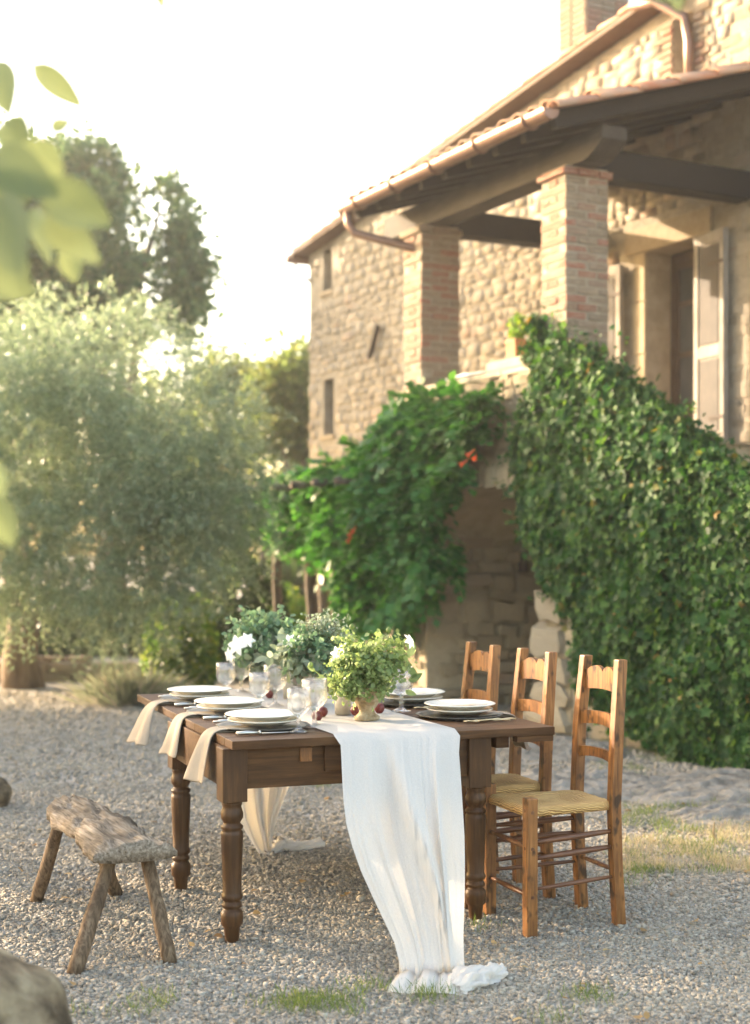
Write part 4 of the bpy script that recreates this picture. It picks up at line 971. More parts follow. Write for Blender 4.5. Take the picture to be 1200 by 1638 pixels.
# ================================================================== TABLE (local: x = along the near edge, y = along the long side)
TA = R_(20.0); TO = Vector((-.516, 5.225, 0)); TW, TL, TZ = 1.30, 1.90, .75
TM = Matrix.Translation(TO) @ Matrix.Rotation(TA, 4, 'Z')
def tw(u, v, z): return TM @ Vector((u, v, z))
table = thing('dining_table', 'dark walnut farmhouse table with turned legs and drawn out leaf', 'table', TO, TA)
TT = .032
MB().box((0,.115,TZ-TT),(TW,.60,TZ)).build('tabletop_board', M['table'], table, bevel=.003)
MB().box((0,.603,TZ-TT),(TW,1.22,TZ)).build('tabletop_board', M['table'], table, bevel=.003)
MB().box((.0,.0,TZ-TT),(TW,.112,TZ)).build('breadboard_end', M['table'], table, bevel=.003)
MB().box((.012,1.223,TZ-TT-.006),(TW-.012,TL,TZ-.004)).build('draw_leaf', M['table'], table, bevel=.003)
MB().box((TW-.16,.006,TZ-TT-.024),(TW-.003,.05,TZ-TT-.001)).build('leaf_runner', M['table'], table, bevel=.002)
LX = (.022, 1.0); LY = (.09, .96); BK = .047; AZ0, AZ1 = .565, TZ-TT-.03
for (x, y) in ((LX[0],LY[0]),(LX[1],LY[0]),(LX[0],LY[1]),(LX[1],LY[1])):
    lg = MB().box((-BK,-BK,.52),(BK,BK,TZ-TT-.001)).build('leg', M['table_leg'], table, bevel=.003, loc=(x,y,0))
    prof = [(.001,-.005),(.024,-.005),(.026,.01),(.030,.055),(.040,.068),(.0415,.10),(.040,.112),(.033,.122),(.028,.126),(.036,.131),(.038,.14),(.034,.148),(.029,.152),(.038,.160),(.0405,.17),(.036,.18),(.034,.186),(.036,.26),(.0395,.34),(.0415,.395),(.040,.408),(.034,.414),(.041,.420),(.0415,.428),(.035,.434),(.030,.438),(.033,.445),(.041,.458),(.042,.474),(.037,.490),(.034,.500),(.037,.506),(.038,.513),(.036,.519),(.001,.5195)]
    MB().lathe(prof, 28).build('turned_shaft', M['table_leg'], lg, smooth=True)
ap = lambda a, b, nm='apron': MB().box(a, b).build(nm, M['table'], table, bevel=.002)
ap((LX[0]+BK+.001,LY[0]-.03,AZ0),(LX[1]-BK-.001,LY[0]-.004,TZ-TT-.002)); ap((LX[0]+BK+.001,LY[1]+.004,AZ0),(LX[1]-BK-.001,LY[1]+.03,TZ-TT-.002))
ap((LX[0]-.03,LY[0]+BK+.001,AZ0),(LX[0]-.004,LY[1]-BK-.001,TZ-TT-.002)); ap((LX[1]+.004,LY[0]+BK+.001,AZ0),(LX[1]+.03,LY[1]-BK-.001,TZ-TT-.002))
MB().box((.365,LY[0]-.048,AZ0+.05),(.80,LY[0]-.031,TZ-TT-.004)).build('drawer_front', M['table'], table, bevel=.004)
MB().box((.272,LY[0]-.042,TZ-TT-.062),(.318,LY[0]-.031,TZ-TT-.01)).build('slide_end', M['chair'], table, bevel=.002)
MB().box((1.075,.06,TZ-TT-.05),(1.13,1.6,TZ-TT-.002)).build('leaf_slide', M['table'], table, bevel=.002)

# ---- runner: over the table, down both ends, pooled on the gravel
def runner():
    mb = MB(); NJ = 110
    rs = random.Random(3)
    def row_tab(v, sag=0):
        P = []
        for j in range(NJ+1):
            q = j/NJ; u = .385+.49*q+.012*noise.noise(Vector((v*2.2,1.7,0))); z = TZ+.008+.010*max(0,noise.noise(Vector((q*7,v*1.5,2.0))))+.006*max(0,math.sin(q*9+v*2.0))**3
            P.append(tw(u, v, z))
        return P
    def px_row(lx, ly, Dl, rx, ry, Dr, amp, ph, fold=3.0):
        P = []
        a = dpt(lx, ly, Dl); b = dpt(rx, ry, Dr)
        for j in range(NJ+1):
            q = j/NJ; p = a.lerp(b, q)
            sy = max(0, min(1, (ly-1190)/380)); q0 = .40+.42*sy; dq = q-q0
            ridge = math.exp(-(dq/(.035 if dq < 0 else .11))**2)+.6*math.exp(-((q-.80-.05*sy)/(.03 if q < .8 else .08))**2)+.35*math.exp(-((q-.24-.1*sy)/.05)**2)
            d = amp*(.55*math.sin(q*2*math.pi*fold*.5+ph)+1.7*ridge+.5*noise.noise(Vector((q*9,ly*.003,2)))) + .005*noise.noise(Vector((q*30,ly*.004,5))) + .004*noise.noise(Vector((q*58,ly*.003,6)))
            p += Vector((.25*d*math.cos(q*9+ph), -d, 0)); P.append(p)
        return P
    rows = [row_tab(v) for v in np.linspace(TL-.02, .02, 40)]
    e = [Vector(p) for p in rows[-1]]
    a, b = tw(.385,-.012,TZ-.004), tw(.875,-.012,TZ-.004)
    rows.append([tw(.385+.49*j/NJ,-.008,TZ+.005) for j in range(NJ+1)])
    # near drop: (left x, left y, right x, right y, amplitude)
    drop = [(545,1192,736,1177,.005),(546,1215,734,1205,.014),(547,1245,736,1235,.024),(549,1280,738,1270,.032),(553,1315,740,1305,.040),(562,1350,742,1340,.046),(576,1390,743,1380,.038),(594,1430,743,1420,.040),(613,1470,742,1462,.034),(630,1506,741,1500,.026),(638,1536,742,1532,.017),(639,1560,744,1558,.009)]
    n = len(drop)
    for i, (lx,ly,rx,ry,am) in enumerate(drop):
        f = i/(n-1); Dl = 5.325*(1-f)+4.83*f; Dr = 5.49*(1-f)+4.835*f
        rows.append(px_row(lx,ly,Dl,rx,ry,Dr,am,1.1,3.0))
    # foot of the drop and the heap on the ground
    fl = []
    for (lx,ly,rx,ry,hz) in ((635,1570,746,1568,.020),(629,1578,748,1577,.018),(623,1586,749,1586,.014),(620,1591,748,1593,.003)):
        P = []
        for j in range(NJ+1):
            q = j/NJ; g0 = gpt(lx+(rx-lx)*q, ly+(ry-ly)*q+4*noise.noise(Vector((q*4,hz*9,1))), 0.0); g0.z = max(.004, hz*(1+.5*noise.noise(Vector((q*5,hz*14,0))))+(.016*abs(math.sin(q*10+ly*.02))+.010*noise.noise(Vector((q*13,ly*.05,3))))*min(1, hz/.014)); P.append(g0)
        fl.append(P)
    rows += fl
    mb.grid(rows)
    # far drop
    rows2 = [[tw(.385+.49*j/NJ, TL-.02, TZ+.004) for j in range(NJ+1)], [tw(.385+.49*j/NJ, TL+.008, TZ-.004) for j in range(NJ+1)]]
    far = [(348,1180,486,1170,.01),(356,1230,476,1222,.03),(366,1275,462,1265,.045),(380,1310,448,1300,.05),(398,1340,440,1330,.045),(412,1362,436,1356,.03),(420,1371,440,1368,.02)]
    for i, (lx,ly,rx,ry,am) in enumerate(far):
        f = (i+1)/len(far); Dl = 7.17*(1-f)+6.83*f; Dr = 7.3*(1-f)+6.86*f
        rows2.append(px_row(lx,ly,Dl,rx,ry,Dr,am,.4,2.4))
    mb.grid(rows2)
    def heap(path, rads, seed):
        pts = [gpt(x, y) for x, y in path]; R2 = []; K = 26; NN = 30
        for i in range(NN+1):
            f = i/NN*(len(pts)-1); k = min(int(f), len(pts)-2); p = pts[k].lerp(pts[k+1], f-k); rr = rads[k]*(1-(f-k))+rads[k+1]*(f-k)
            d = (pts[k+1]-pts[k]).normalized(); s = Vector((d.y,-d.x,0)); row = []
            for j in range(K+1):
                a = math.pi*j/K; wob = 1+.45*noise.noise(Vector((i*.22, a*2.6, seed)))+.22*noise.noise(Vector((i*.6, a*5.5, seed)))+.08*math.sin(a*9+i*.55)
                row.append(p+s*math.cos(a)*rr*1.25*wob+Vector((0,0,.006+math.sin(a)*rr*wob)))
            R2.append(row)
        mb.grid(R2)
    heap([(728,1588),(742,1582),(756,1576),(772,1570),(790,1563),(801,1559),(807,1558)], [.022,.044,.050,.046,.040,.028,.006], 3.3)
    heap([(436,1367),(452,1358),(462,1360),(490,1359),(512,1354),(519,1353)], [.012,.05,.034,.03,.032,.01], 7.7)
    o = mb.build('table_runner', M['gauze'], None, smooth=True); tag(o, 'long white gauze runner falling from the table to the gravel', 'table runner'); return o
runner()

# ---- place settings
def wavy_disc(prof, n, mod): return MB().lathe(prof, n, mod=mod)
plate_prof = [(.001,.004),(.085,.004),(.095,.008),(.135,.020),(.138,.022),(.137,.025),(.132,.024),(.093,.012),(.083,.009),(.001,.009)]
PLATE = MB().lathe(plate_prof, 40).mesh('plate'); PLATE.materials.append(M['china']); PLATE.polygons.foreach_set('use_smooth',[True]*len(PLATE.polygons))
bowl_prof = [(.001,.002),(.085,.002),(.095,.005),(.116,.017),(.146,.022),(.149,.0245),(.145,.027),(.114,.022),(.092,.010),(.001,.008)]
BOWL = MB().lathe(bowl_prof, 40).mesh('soup_plate'); BOWL.materials.append(M['china']); BOWL.polygons.foreach_set('use_smooth',[True]*len(BOWL.polygons))
CH = MB().lathe([(.001,0),(.150,0),(.165,.006),(.180,.011),(.181,.014),(.165,.010),(.150,.005),(.001,.005)], 60, mod=lambda a,z: 1+(.016*math.sin(a*14) if z > .003 else 0)).mesh('charger'); CH.materials.append(M['charger']); CH.polygons.foreach_set('use_smooth',[True]*len(CH.polygons))
def fork_mesh(twig):
    mb = MB()
    if twig: 
        mb.tube([(0.0,0,.006),(.03,.008,.010),(.06,-.007,.006),(.085,.006,.011),(.11,-.002,.008),(.135,0,.006)], [.0035,.0035,.003,.0035,.003,.0035], 6)
    else:
        mb.tube([(0,0,.006),(.05,0,.007),(.10,0,.006),(.135,0,.006)], [.0055,.005,.003,.0032], 6)
    mb.box((.133,-.011,.004),(.155,.011,.0065))
    for k in range(4): mb.tube([(.154,-.009+.006*k,.0055),(.175,-.009+.006*k,.008),(.195,-.009+.006*k,.0055)], [.0018,.0017,.001], 5)
    return mb.mesh('fork')
def knife_mesh():
    mb = MB(); mb.tube([(0,0,.007),(.04,0,.008),(.09,0,.0065)], [.0075,.008,.006], 8); mb.tube([(.088,0,.0065),(.095,0,.0065)], [.0085,.0085], 8)
    mb.add([(.094,-.007,.003),(.20,-.008,.003),(.218,.004,.003),(.21,.008,.003),(.094,.008,.003),(.094,-.007,.006),(.20,-.008,.005),(.218,.004,.0045),(.21,.008,.0045),(.094,.008,.006)], [(4,3,2,1,0),(5,6,7,8,9),(0,1,6,5),(1,2,7,6),(2,3,8,7),(3,4,9,8),(4,0,5,9)])
    return mb.mesh('knife')
FORK = fork_mesh(False); FORK.materials.append(M['steel']); KNIFE = knife_mesh(); KNIFE.materials.append(M['steel']); TWIG = fork_mesh(True); TWIG.materials.append(M['gold'])
for me in (FORK, KNIFE, TWIG): me.polygons.foreach_set('use_smooth',[True]*len(me.polygons))
def tput(name, me, u, v, z, rz, label, cat, group):
    o = link(name, me, None, None, False, tw(u,v,z), (0,0,TA+rz)); tag(o, label, cat, group); return o
# goblet with pressed facets
def goblet_mesh(s):
    out = [(.001,.0),(.037,.0),(.038,.003),(.022,.008),(.009,.016),(.007,.03),(.011,.038),(.007,.046),(.009,.058),(.024,.068),(.037,.082),(.043,.10),(.0445,.125),(.0455,.165)]
    inn = [(.0435,.165),(.0422,.125),(.040,.102),(.033,.086),(.018,.075),(.001,.072)]
    mod = lambda a, z: 1+(.075*math.cos(a*9)*(1 if .07 < z < .125 else 0))
    mb = MB(); mb.lathe([(r*s, z*s) for r, z in out], 36, mod=lambda a, z: mod(a, z/s)); n1 = len(mb.v)
    mb2 = MB().lathe([(r*s, z*s) for r, z in inn], 36)
    k = len(out)-1; mb.add(mb2.v, mb2.f); mb.f += [(k*36+i, k*36+(i+1)%36, n1+(i+1)%36, n1+i) for i in range(36)]
    me = mb.mesh('goblet'); me.materials.append(M['glass']); me.polygons.foreach_set('use_smooth',[True]*len(me.polygons)); return me
GOB_S, GOB_L = goblet_mesh(1.0), goblet_mesh(1.13)
def napkin(v, side, label, group, hang=.20, flare=1.0, skew=0.0):
    mb = MB(); s = 1 if side == 'L' else -1; edge_u = 0 if side == 'L' else TW
    prof = [(.16,TZ+.008),(.12,TZ+.010),(.07,TZ+.014),(.02,TZ+.014),(-.008,TZ+.006),(-.026,TZ-.016),(-.038,TZ-.05),(-.050,TZ-.09),(-.062,TZ-.135),(-.074,TZ-hang*.85)]
    prof = [(u if u > 0 else u*flare, z) for u, z in prof]
    for lay in range(2):
        P = []
        for i, (u, z) in enumerate(prof):
            f = i/(len(prof)-1); row = []; wd = .105+.095*max(0,f-.4)/.6
            for j in range(13):
                q = j/12-.5; bow = .020*max(0,f-.35)*math.cos(q*math.pi*1.0)
                uu = u - bow*(1.3 if lay == 0 else -.2) - ((.035+.02*noise.noise(Vector((v*9,1,0))))*(q+.5)-.02+.012*math.sin(q*9+v*21))*max(0,f-.4)/.6*(1 if lay == 0 else .4); zz = z - (.012*lay if f < .42 else 0) + .003*math.sin(q*14+lay)*f
                row.append(tw(edge_u+s*(uu+ (.008*lay if f >= .4 else 0)), v+q*wd*(1.0 if lay == 0 else .93)-.01*f+.008*lay+skew*max(0,f-.4), zz-.008*abs(q)*f))
            P.append(row)
        mb.grid(P)
    o = mb.build('napkin', M['linen'], None, smooth=True, solid=.004, subsurf=1); tag(o, label, 'napkin', group)
seats = {'L': [(.21,.34),(.21,.87),(.21,1.42)], 'R': [(1.08,.43),(1.08,.97),(1.08,1.50)]}
where = {'L': ['at the bench side place by the drawer end','at the middle bench side place','at the bench side place on the leaf'],
         'R': ['by the chair clear of the table corner','by the middle ladder back chair','by the ladder back chair at the leaf end']}
for sd_ in 'LR':
    for i, (u, v) in enumerate(seats[sd_]):
        wh = where[sd_][i]; wh2 = wh.replace(',', '')
        s = 1 if sd_ == 'L' else -1
        tput('charger', CH, u, v, TZ+.002, .3*i, 'dark scalloped pewter charger '+wh2, 'charger', 'chargers on the table')
        tput('dinner_plate', PLATE, u, v, TZ+.014, 0, 'cream dinner plate under a soup plate '+wh2, 'plate', 'dinner plates on the table')
        tput('soup_plate', BOWL, u, v, TZ+.034, 0, 'cream wide rimmed soup plate '+wh2, 'soup plate', 'soup plates on the table')
        if sd_ == 'L':
            tput('knife', KNIFE, .05, v-.205, TZ+.003, .05, 'silver table knife beside the plate '+wh2, 'knife', 'knives on the table')
            tput('fork', FORK, .06, v+.20, TZ+.003, -.03, 'silver fork beside the plate '+wh2, 'fork', 'forks on the table')
            tput('fork', FORK, .09, v+.232, TZ+.003, 0, 'second smaller silver fork beside the plate '+wh2, 'fork', 'forks on the table')
            napkin(v-.03, 'L', 'beige linen napkin hanging off the edge '+wh2, 'napkins hanging off the table', (.215,.185,.20)[i], (1.0,.75,1.2)[i], (0,.05,-.04)[i])
        else:
            tput('fork', TWIG, 1.24, v-.20, TZ+.003, math.pi+.06, 'twisted twig handled fork '+wh2, 'fork', 'twig handled forks')
            tput('fork', TWIG, 1.20, v-.232, TZ+.003, math.pi-.10, 'second twisted twig handled fork '+wh2, 'fork', 'twig handled forks')
            tput('knife', KNIFE, 1.25, v+.205, TZ+.003, math.pi, 'silver knife beside the plate '+wh2, 'knife', 'knives on the table')
            napkin(v, 'R', 'beige linen napkin draped over the edge '+wh2, 'napkins hanging off the table', .16)
            c = MB().add([(-.07,-.05,.0),(.10,-.06,.004),(.10,.05,.0),(-.07,.05,.006),(-.07,-.05,.003),(.10,-.06,.007),(.10,.05,.003),(-.07,.05,.009)], [(0,3,2,1),(4,5,6,7),(0,1,5,4),(1,2,6,5),(2,3,7,6),(3,0,4,7)]).build('menu_card', M['card'], None, loc=tw(u,v,TZ+.062), rot=(0,0,TA+.25)); tag(c, 'cream paper menu lying on the plate '+wh2, 'card', 'menus on the plates')
gl = [(478,1171,'S','small'),(503,1163,'L','large'),(415,1138,'S','small'),(440,1131,'L','large'),(361,1117,'S','small'),(386,1109,'L','large')]
gw = ['at the bench side place by the drawer end']*2+['at the middle setting on the bench side']*2+['at the bench side place on the drawn out leaf']*2
for (x, y, sz, nm), ww in zip(gl, gw):
    p = gpt(x, y, TZ+.003); o = link('goblet', GOB_S if sz == 'S' else GOB_L, None, None, False, (p.x,p.y,TZ+.004)); tag(o, f'{nm} pressed glass goblet {ww}', 'goblet', 'glass goblets')
for (x, y, ww) in ((642,1141,'beside the stone urn on the chair side'),(610,1122,'behind the stone urn on the chair side')):
    p = gpt(x, y, TZ+.003); o = link('goblet', GOB_L, None, None, False, (p.x,p.y,TZ+.012)); tag(o, 'pressed glass goblet '+ww, 'goblet', 'glass goblets')

# ---- centrepieces
def flower(c, face, size, parent, petals=6):
    face = Vector(face).normalized(); a = face.orthogonal().normalized(); b = face.cross(a); mb = MB()
    for k in range(petals):
        an = 2*math.pi*k/petals+.2; d = a*math.cos(an)+b*math.sin(an); s = face.cross(d); P = []
        for i in range(6):
            f = i/5; hw_ = size*.30*math.sin(math.pi*(.12+.88*f)**.9)**.8 if f < 1 else .002
            P.append([c+d*size*f+face*(size*.25*f-size*.3*f*f)+s*hw_*q+face*abs(q)*hw_*.3 for q in (-1,-.4,0,.4,1)])
        mb.grid(P)
    o = mb.build('flower', M['petal'], parent, smooth=True)
    return o
def herb_ball(root, name, center, rad, n, ls, mat, seed, tmpl=OVAL, shell=.4, wd=1.0, cut=None):
    rb = np.random.default_rng(seed); k = 110; cd = rnd_dirs(k, rb); cp = cd*np.array(rad)*rb.uniform(.5,1.0,(k,1))*np.where(rb.random((k,1)) < .22, 1.32, 1.0); idx = rb.integers(0,k,n)
    f = rb.uniform(.25,1.06,(n,1))
    p = cp[idx]*f + rb.normal(0,.013,(n,3)) + np.array(center)
    if cut is not None: m_ = p[:,2] > cut; p = p[m_]; idx = idx[m_]
    n = len(p); d = cd[idx]*.6+rb.normal(0,.7,(n,3))
    scatter(name, tmpl, p, d, rb.normal(0,.7,(n,3))+cd[idx]+np.array([0,0,.5]), ls*rb.uniform(.6,1.35,n), mat, root, width=np.full(n,wd))
    st = MB()
    for q in cp[:60]: st.tube([Vector(center)-Vector((0,0,rad[2]*.8)), Vector(center)+Vector(q)*.5+Vector((0,0,.01)), Vector(center)+Vector(q)], [.002,.0016,.001], 4, cap=False)
    st.build('stem', M['stem'], root)
pU = gpt(587, 1152, TZ+.01)
urn = thing('urn_bouquet', 'weathered stone urn with round bright green herb bouquet and white flowers', 'flower urn', (pU.x,pU.y,TZ+.012))
MB().lathe([(.001,0),(.050,0),(.052,.012),(.034,.026),(.030,.038),(.040,.055),(.056,.08),(.064,.105),(.068,.12),(.073,.126),(.072,.133),(.06,.133),(.055,.11),(.001,.10)], 28, mod=lambda a,z: 1+.03*noise.noise(Vector((math.cos(a)*2,math.sin(a)*2,z*30)))).build('urn', M['urn'], urn, smooth=True)
herb_ball(urn, 'foliage', (.02,0,.225), (.17,.16,.125), 4300, .019, M['herb'], 71)
herb_ball(urn, 'trailing_foliage', (-.06,-.05,.155), (.15,.10,.09), 1000, .018, M['herb'], 72)
for (x, y, fx) in ((540,1046,(-.5,-1,.2)),(655,1026,(.8,-.5,.4)),(548,1040,(-.9,-.6,.5))):
    c = dpt(x, y, pU.y-.02)-Vector((pU.x,pU.y,TZ+.012)); flower(c, fx, .034, urn)
for (x, y, a, ln) in ((662,1046,20,26),(664,1062,150,24),(662,1085,60,26),(656,1100,110,20),(512,1068,-60,15),(530,1080,-100,20)):
    c = dpt(x-8, y+5, pU.y)-Vector((pU.x,pU.y,TZ+.012)); big_leaf('leaf', c, R_(a), ln*pU.y/FPX, ln*.5*pU.y/FPX, 0, M['herb'], urn)
for (x, y) in ((563,1003),(497,1064),(622,1008)):
    c = dpt(x, y, pU.y)-Vector((pU.x,pU.y,TZ+.012)); b_ = MB(); b_.lathe([(.001,-.012),(.009,-.006),(.011,.002),(.007,.010),(.001,.014)], 8, c=c); b_.tube([c-Vector((0,0,.01)), c*.75, c*.45], .0015, 4); b_.build('bud', M['herb'], urn, smooth=True)
pM = gpt(500, 1128, TZ+.01)
b2 = thing('vase_bouquet', 'tan clay vase holding airy pale herb bouquet in the table centre', 'flower vase', (pM.x,pM.y,TZ+.012))
MB().lathe([(.001,0),(.045,0),(.058,.03),(.066,.09),(.06,.13),(.064,.14),(.055,.14),(.05,.1),(.001,.09)], 24).build('vase', M['clay'], b2, smooth=True)
herb_ball(b2, 'foliage', (.0,0,.24), (.15,.15,.13), 2600, .022, M['blue_herb'], 73)
herb_ball(b2, 'sage_leaf', (-.07,-.03,.20), (.15,.12,.10), 260, .055, M['sage'], 74, wd=.6)
herb_ball(b2, 'seed_heads', (.05,0,.33), (.13,.12,.09), 900, .012, M['sage'], 75)
c0 = Vector((pM.x,pM.y,TZ+.012)); flower(dpt(463,1025,pM.y-.1)-c0, (-.4,-1,.4), .032, b2); flower(dpt(508,1006,pM.y)-c0, (.1,-.8,.7), .026, b2)
pF = gpt(420, 1106, TZ+.01)
b3 = thing('vase_bouquet', 'blue green herb bouquet with large starry white flowers on the drawn out leaf', 'flower vase', (pF.x,pF.y,TZ+.012))
MB().lathe([(.001,0),(.05,0),(.062,.04),(.06,.10),(.066,.12),(.055,.12),(.05,.09),(.001,.08)], 24).build('vase', M['clay'], b3, smooth=True)
herb_ball(b3, 'foliage', (.01,0,.25), (.20,.18,.16), 3600, .026, M['blue_herb'], 76)
herb_ball(b3, 'sage_leaf', (.08,-.1,.17), (.16,.12,.09), 240, .06, M['sage'], 77, wd=.55)
c0 = Vector((pF.x,pF.y,TZ+.012)); flower(dpt(380,1032,pF.y-.2)-c0, (-.5,-1,.3), .055, b3); flower(dpt(368,1048,pF.y-.2)-c0, (-.8,-.8,-.1), .04, b3); flower(dpt(396,1024,pF.y-.18)-c0, (.3,-1,.4), .04, b3)
# small vases, fruit
for (x, y, h, r, nm) in ((549,1143,.085,.034,'beside the stone urn'),(461,1118,.12,.022,'next to the airy centre bouquet')):
    p = gpt(x, y, TZ+.01); o = MB().lathe([(.001,0),(r,0),(r*1.04,h*.5),(r,h),(r*.86,h),(r*.86,h*.2),(.001,h*.2)], 20).build('clay_beaker', M['clay'], None, smooth=True, loc=(p.x,p.y,TZ+.012)); tag(o, 'plain beige clay beaker '+nm, 'beaker')
for k, (x, y, nm) in enumerate(((569,1146,'on the bench side of the stone urn foot'),(607,1142,'on the chair side of the stone urn foot'),(507,1155,'between the runner edge and goblets by the drawer end'),(432,1118,'next to the goblets of the middle setting'),(516,1148,'lying against the clay beaker by the urn'))):
    p = gpt(x, y, TZ+.01); b_ = MB().lathe([(.001,0),(.012,.002),(.02,.012),(.0225,.024),(.018,.037),(.008,.043),(.003,.041),(.001,.040)], 16)
    o = thing('plum', 'dark red plum '+nm, 'fruit', (p.x,p.y,TZ+.012)); b_.build('flesh', M['fruit'], o, smooth=True)
    MB().tube([(0,0,.039),(.002,0,.047),(.006,0,.052)], .0012, 5).build('stalk', M['bark'], o)

# ================================================================== CHAIRS
def make_chair(label):
    ch = thing('ladder_back_chair', label, 'chair', group='ladder back chairs beside the table')
    wf, wb, dp = .18, .148, .375; S = .021; SH = .50
    for sx in (-1, 1):
        MB().box((-S*1.05,-S*1.05,-.004),(S*1.05,S*1.05,SH+.018)).build('front_leg', M['chair'], ch, bevel=.004, loc=(sx*wf,0,0))
        # rear post: splayed foot, raked above the seat
        mb = MB(); sec = [(-.004,.022),(.25,.006),(.47,0),(.75,.012),(1.02,.036)]; vs = []; fs = []
        for z, yo in sec:
            k_ = 1.0 if z < .8 else .95
            for a, b in ((-1,-1),(1,-1),(1,1),(-1,1)): vs.append((sx*(wb-(.012 if z > .9 else 0))+a*S*k_, dp+yo+b*S*k_, z))
        for i in range(4):
            for k_ in range(4): fs.append((i*4+k_, i*4+(k_+1)%4, i*4+4+(k_+1)%4, i*4+4+k_))
        fs += [(3,2,1,0),(16,17,18,19)]
        mb.add(vs, fs).build('rear_post', M['chair'], ch, bevel=.004)
    def yo(z): return dp+.012*max(0,min(1,(z-.47)/.28))+(.024*(z-.75)/.27 if z > .75 else 0)
    def slat(z0, h, carved):
        n_ = 24; F_, B_ = [], []
        for i in range(n_+1):
            q = i/n_*2-1; x = q*(wb-S+.004); y = yo(z0+h/2)+.014*(1-q*q)-.002
            top = h*(1-.10*q*q) if not carved else h*(.80+.20*max(0,math.cos((abs(q)-.36)*math.pi*1.15))**.8 - .10*max(0,1-abs(q)*9))
            bot = .010*(1-q*q) if carved else .012*(1-q*q)
            F_.append((x,y-.008,z0+bot)); F_.append((x,y-.008,z0+top)); B_.append((x,y+.008,z0+bot)); B_.append((x,y+.008,z0+top))
        vs = []; 
        for i in range(n_+1): vs += [F_[2*i],F_[2*i+1],B_[2*i+1],B_[2*i]]
        fs = [(i*4+k_, i*4+(k_+1)%4, i*4+4+(k_+1)%4, i*4+4+k_) for i in range(n_) for k_ in range(4)]+[(3,2,1,0),(n_*4,n_*4+1,n_*4+2,n_*4+3)]
        MB().add(vs, fs).build('back_slat', M['chair'], ch, fix=True)
    slat(.885,.10,True); slat(.745,.062,False); slat(.615,.048,False)
    # rush seat: four woven fields meeting at the middle
    K = 40; P = []; Pb = []
    for i in range(K+1):
        row = []; rowb = []
        for j in range(K+1):
            a, b = i/K*2-1, j/K*2-1; y = -.012+(dp+.02)*(i/K); wdt = wf+(wb-wf)*(i/K)-.004
            e = max(abs(a), abs(b)); z = SH-.014-.018*(1-e**3)+.0017*math.sin(e*2*math.pi*15)*(1 if e < .98 else 0)+.002*noise.noise(Vector((a*6,b*6,1)))
            bulge_ = (1-a*a)*.012 if e > .5 else 0
            x = b*(wdt+.006*(1-a*a)); yy = y
            rnd = max(0, (e-.86)/.14); z -= .020*rnd*rnd
            row.append((x,yy,z)); rowb.append((x*.995,yy,SH-.055+.012*(1-e)))
        P.append(row); Pb.append(rowb)
    mb = MB().grid(P); mb.grid(Pb)
    rim = [(0,j) for j in range(K)]+[(i,K) for i in range(K)]+[(K,j) for j in range(K,0,-1)]+[(i,0) for i in range(K,0,-1)]
    o0 = (K+1)*(K+1); ix = [i*(K+1)+j for i,j in rim]
    for k_ in range(len(ix)):
        a, b = ix[k_], ix[(k_+1)%len(ix)]; mb.f.append((a, b, b+o0, a+o0))
    mb.build('rush_seat', M['rush'], ch, smooth=True, fix=True)
    def rung(p, q, r, name='rung', flat=.6):
        p, q = Vector(p), Vector(q); pts = [p.lerp(q, i/6) for i in range(7)]; rad = [r*(.7+.45*math.sin(math.pi*i/6)) for i in range(7)]
        MB().tube(pts, rad, 8).build(name, M['rung'], ch, smooth=True)
    for sx in (-1, 1):
        for z in (.36, .30, .185): rung((sx*wf,.015,z-.01), (sx*wb,dp+.0,z+.005), .011 if z > .2 else .008)
    for z in (.33, .15): rung((-wf+.015,0,z), (wf-.015,0,z), .010)
    rung((-wb+.015,dp+.012,.21), (wb-.015,dp+.012,.21), .009)
    for sx in (-1, 1):
        for (x_, y_, z_) in ((sx*wf, -S*1.05-.0008, .47), (sx*wf, -S*1.05-.0008, .33)):
            MB().lathe([(.001,-.001),(.007,-.001),(.006,.0015),(.001,.002)], 10).build('peg', M['rung'], ch, loc=(x_,y_,z_), rot=(R_(90),0,0))
        for z_ in (.465,.33,.15):
            MB().lathe([(.001,-.001),(.007,-.001),(.006,.0015),(.001,.002)], 10).build('peg', M['rung'], ch, loc=(sx*(wf+S*1.05+.0008),0,z_), rot=(0,R_(90)*sx,0))
    return ch
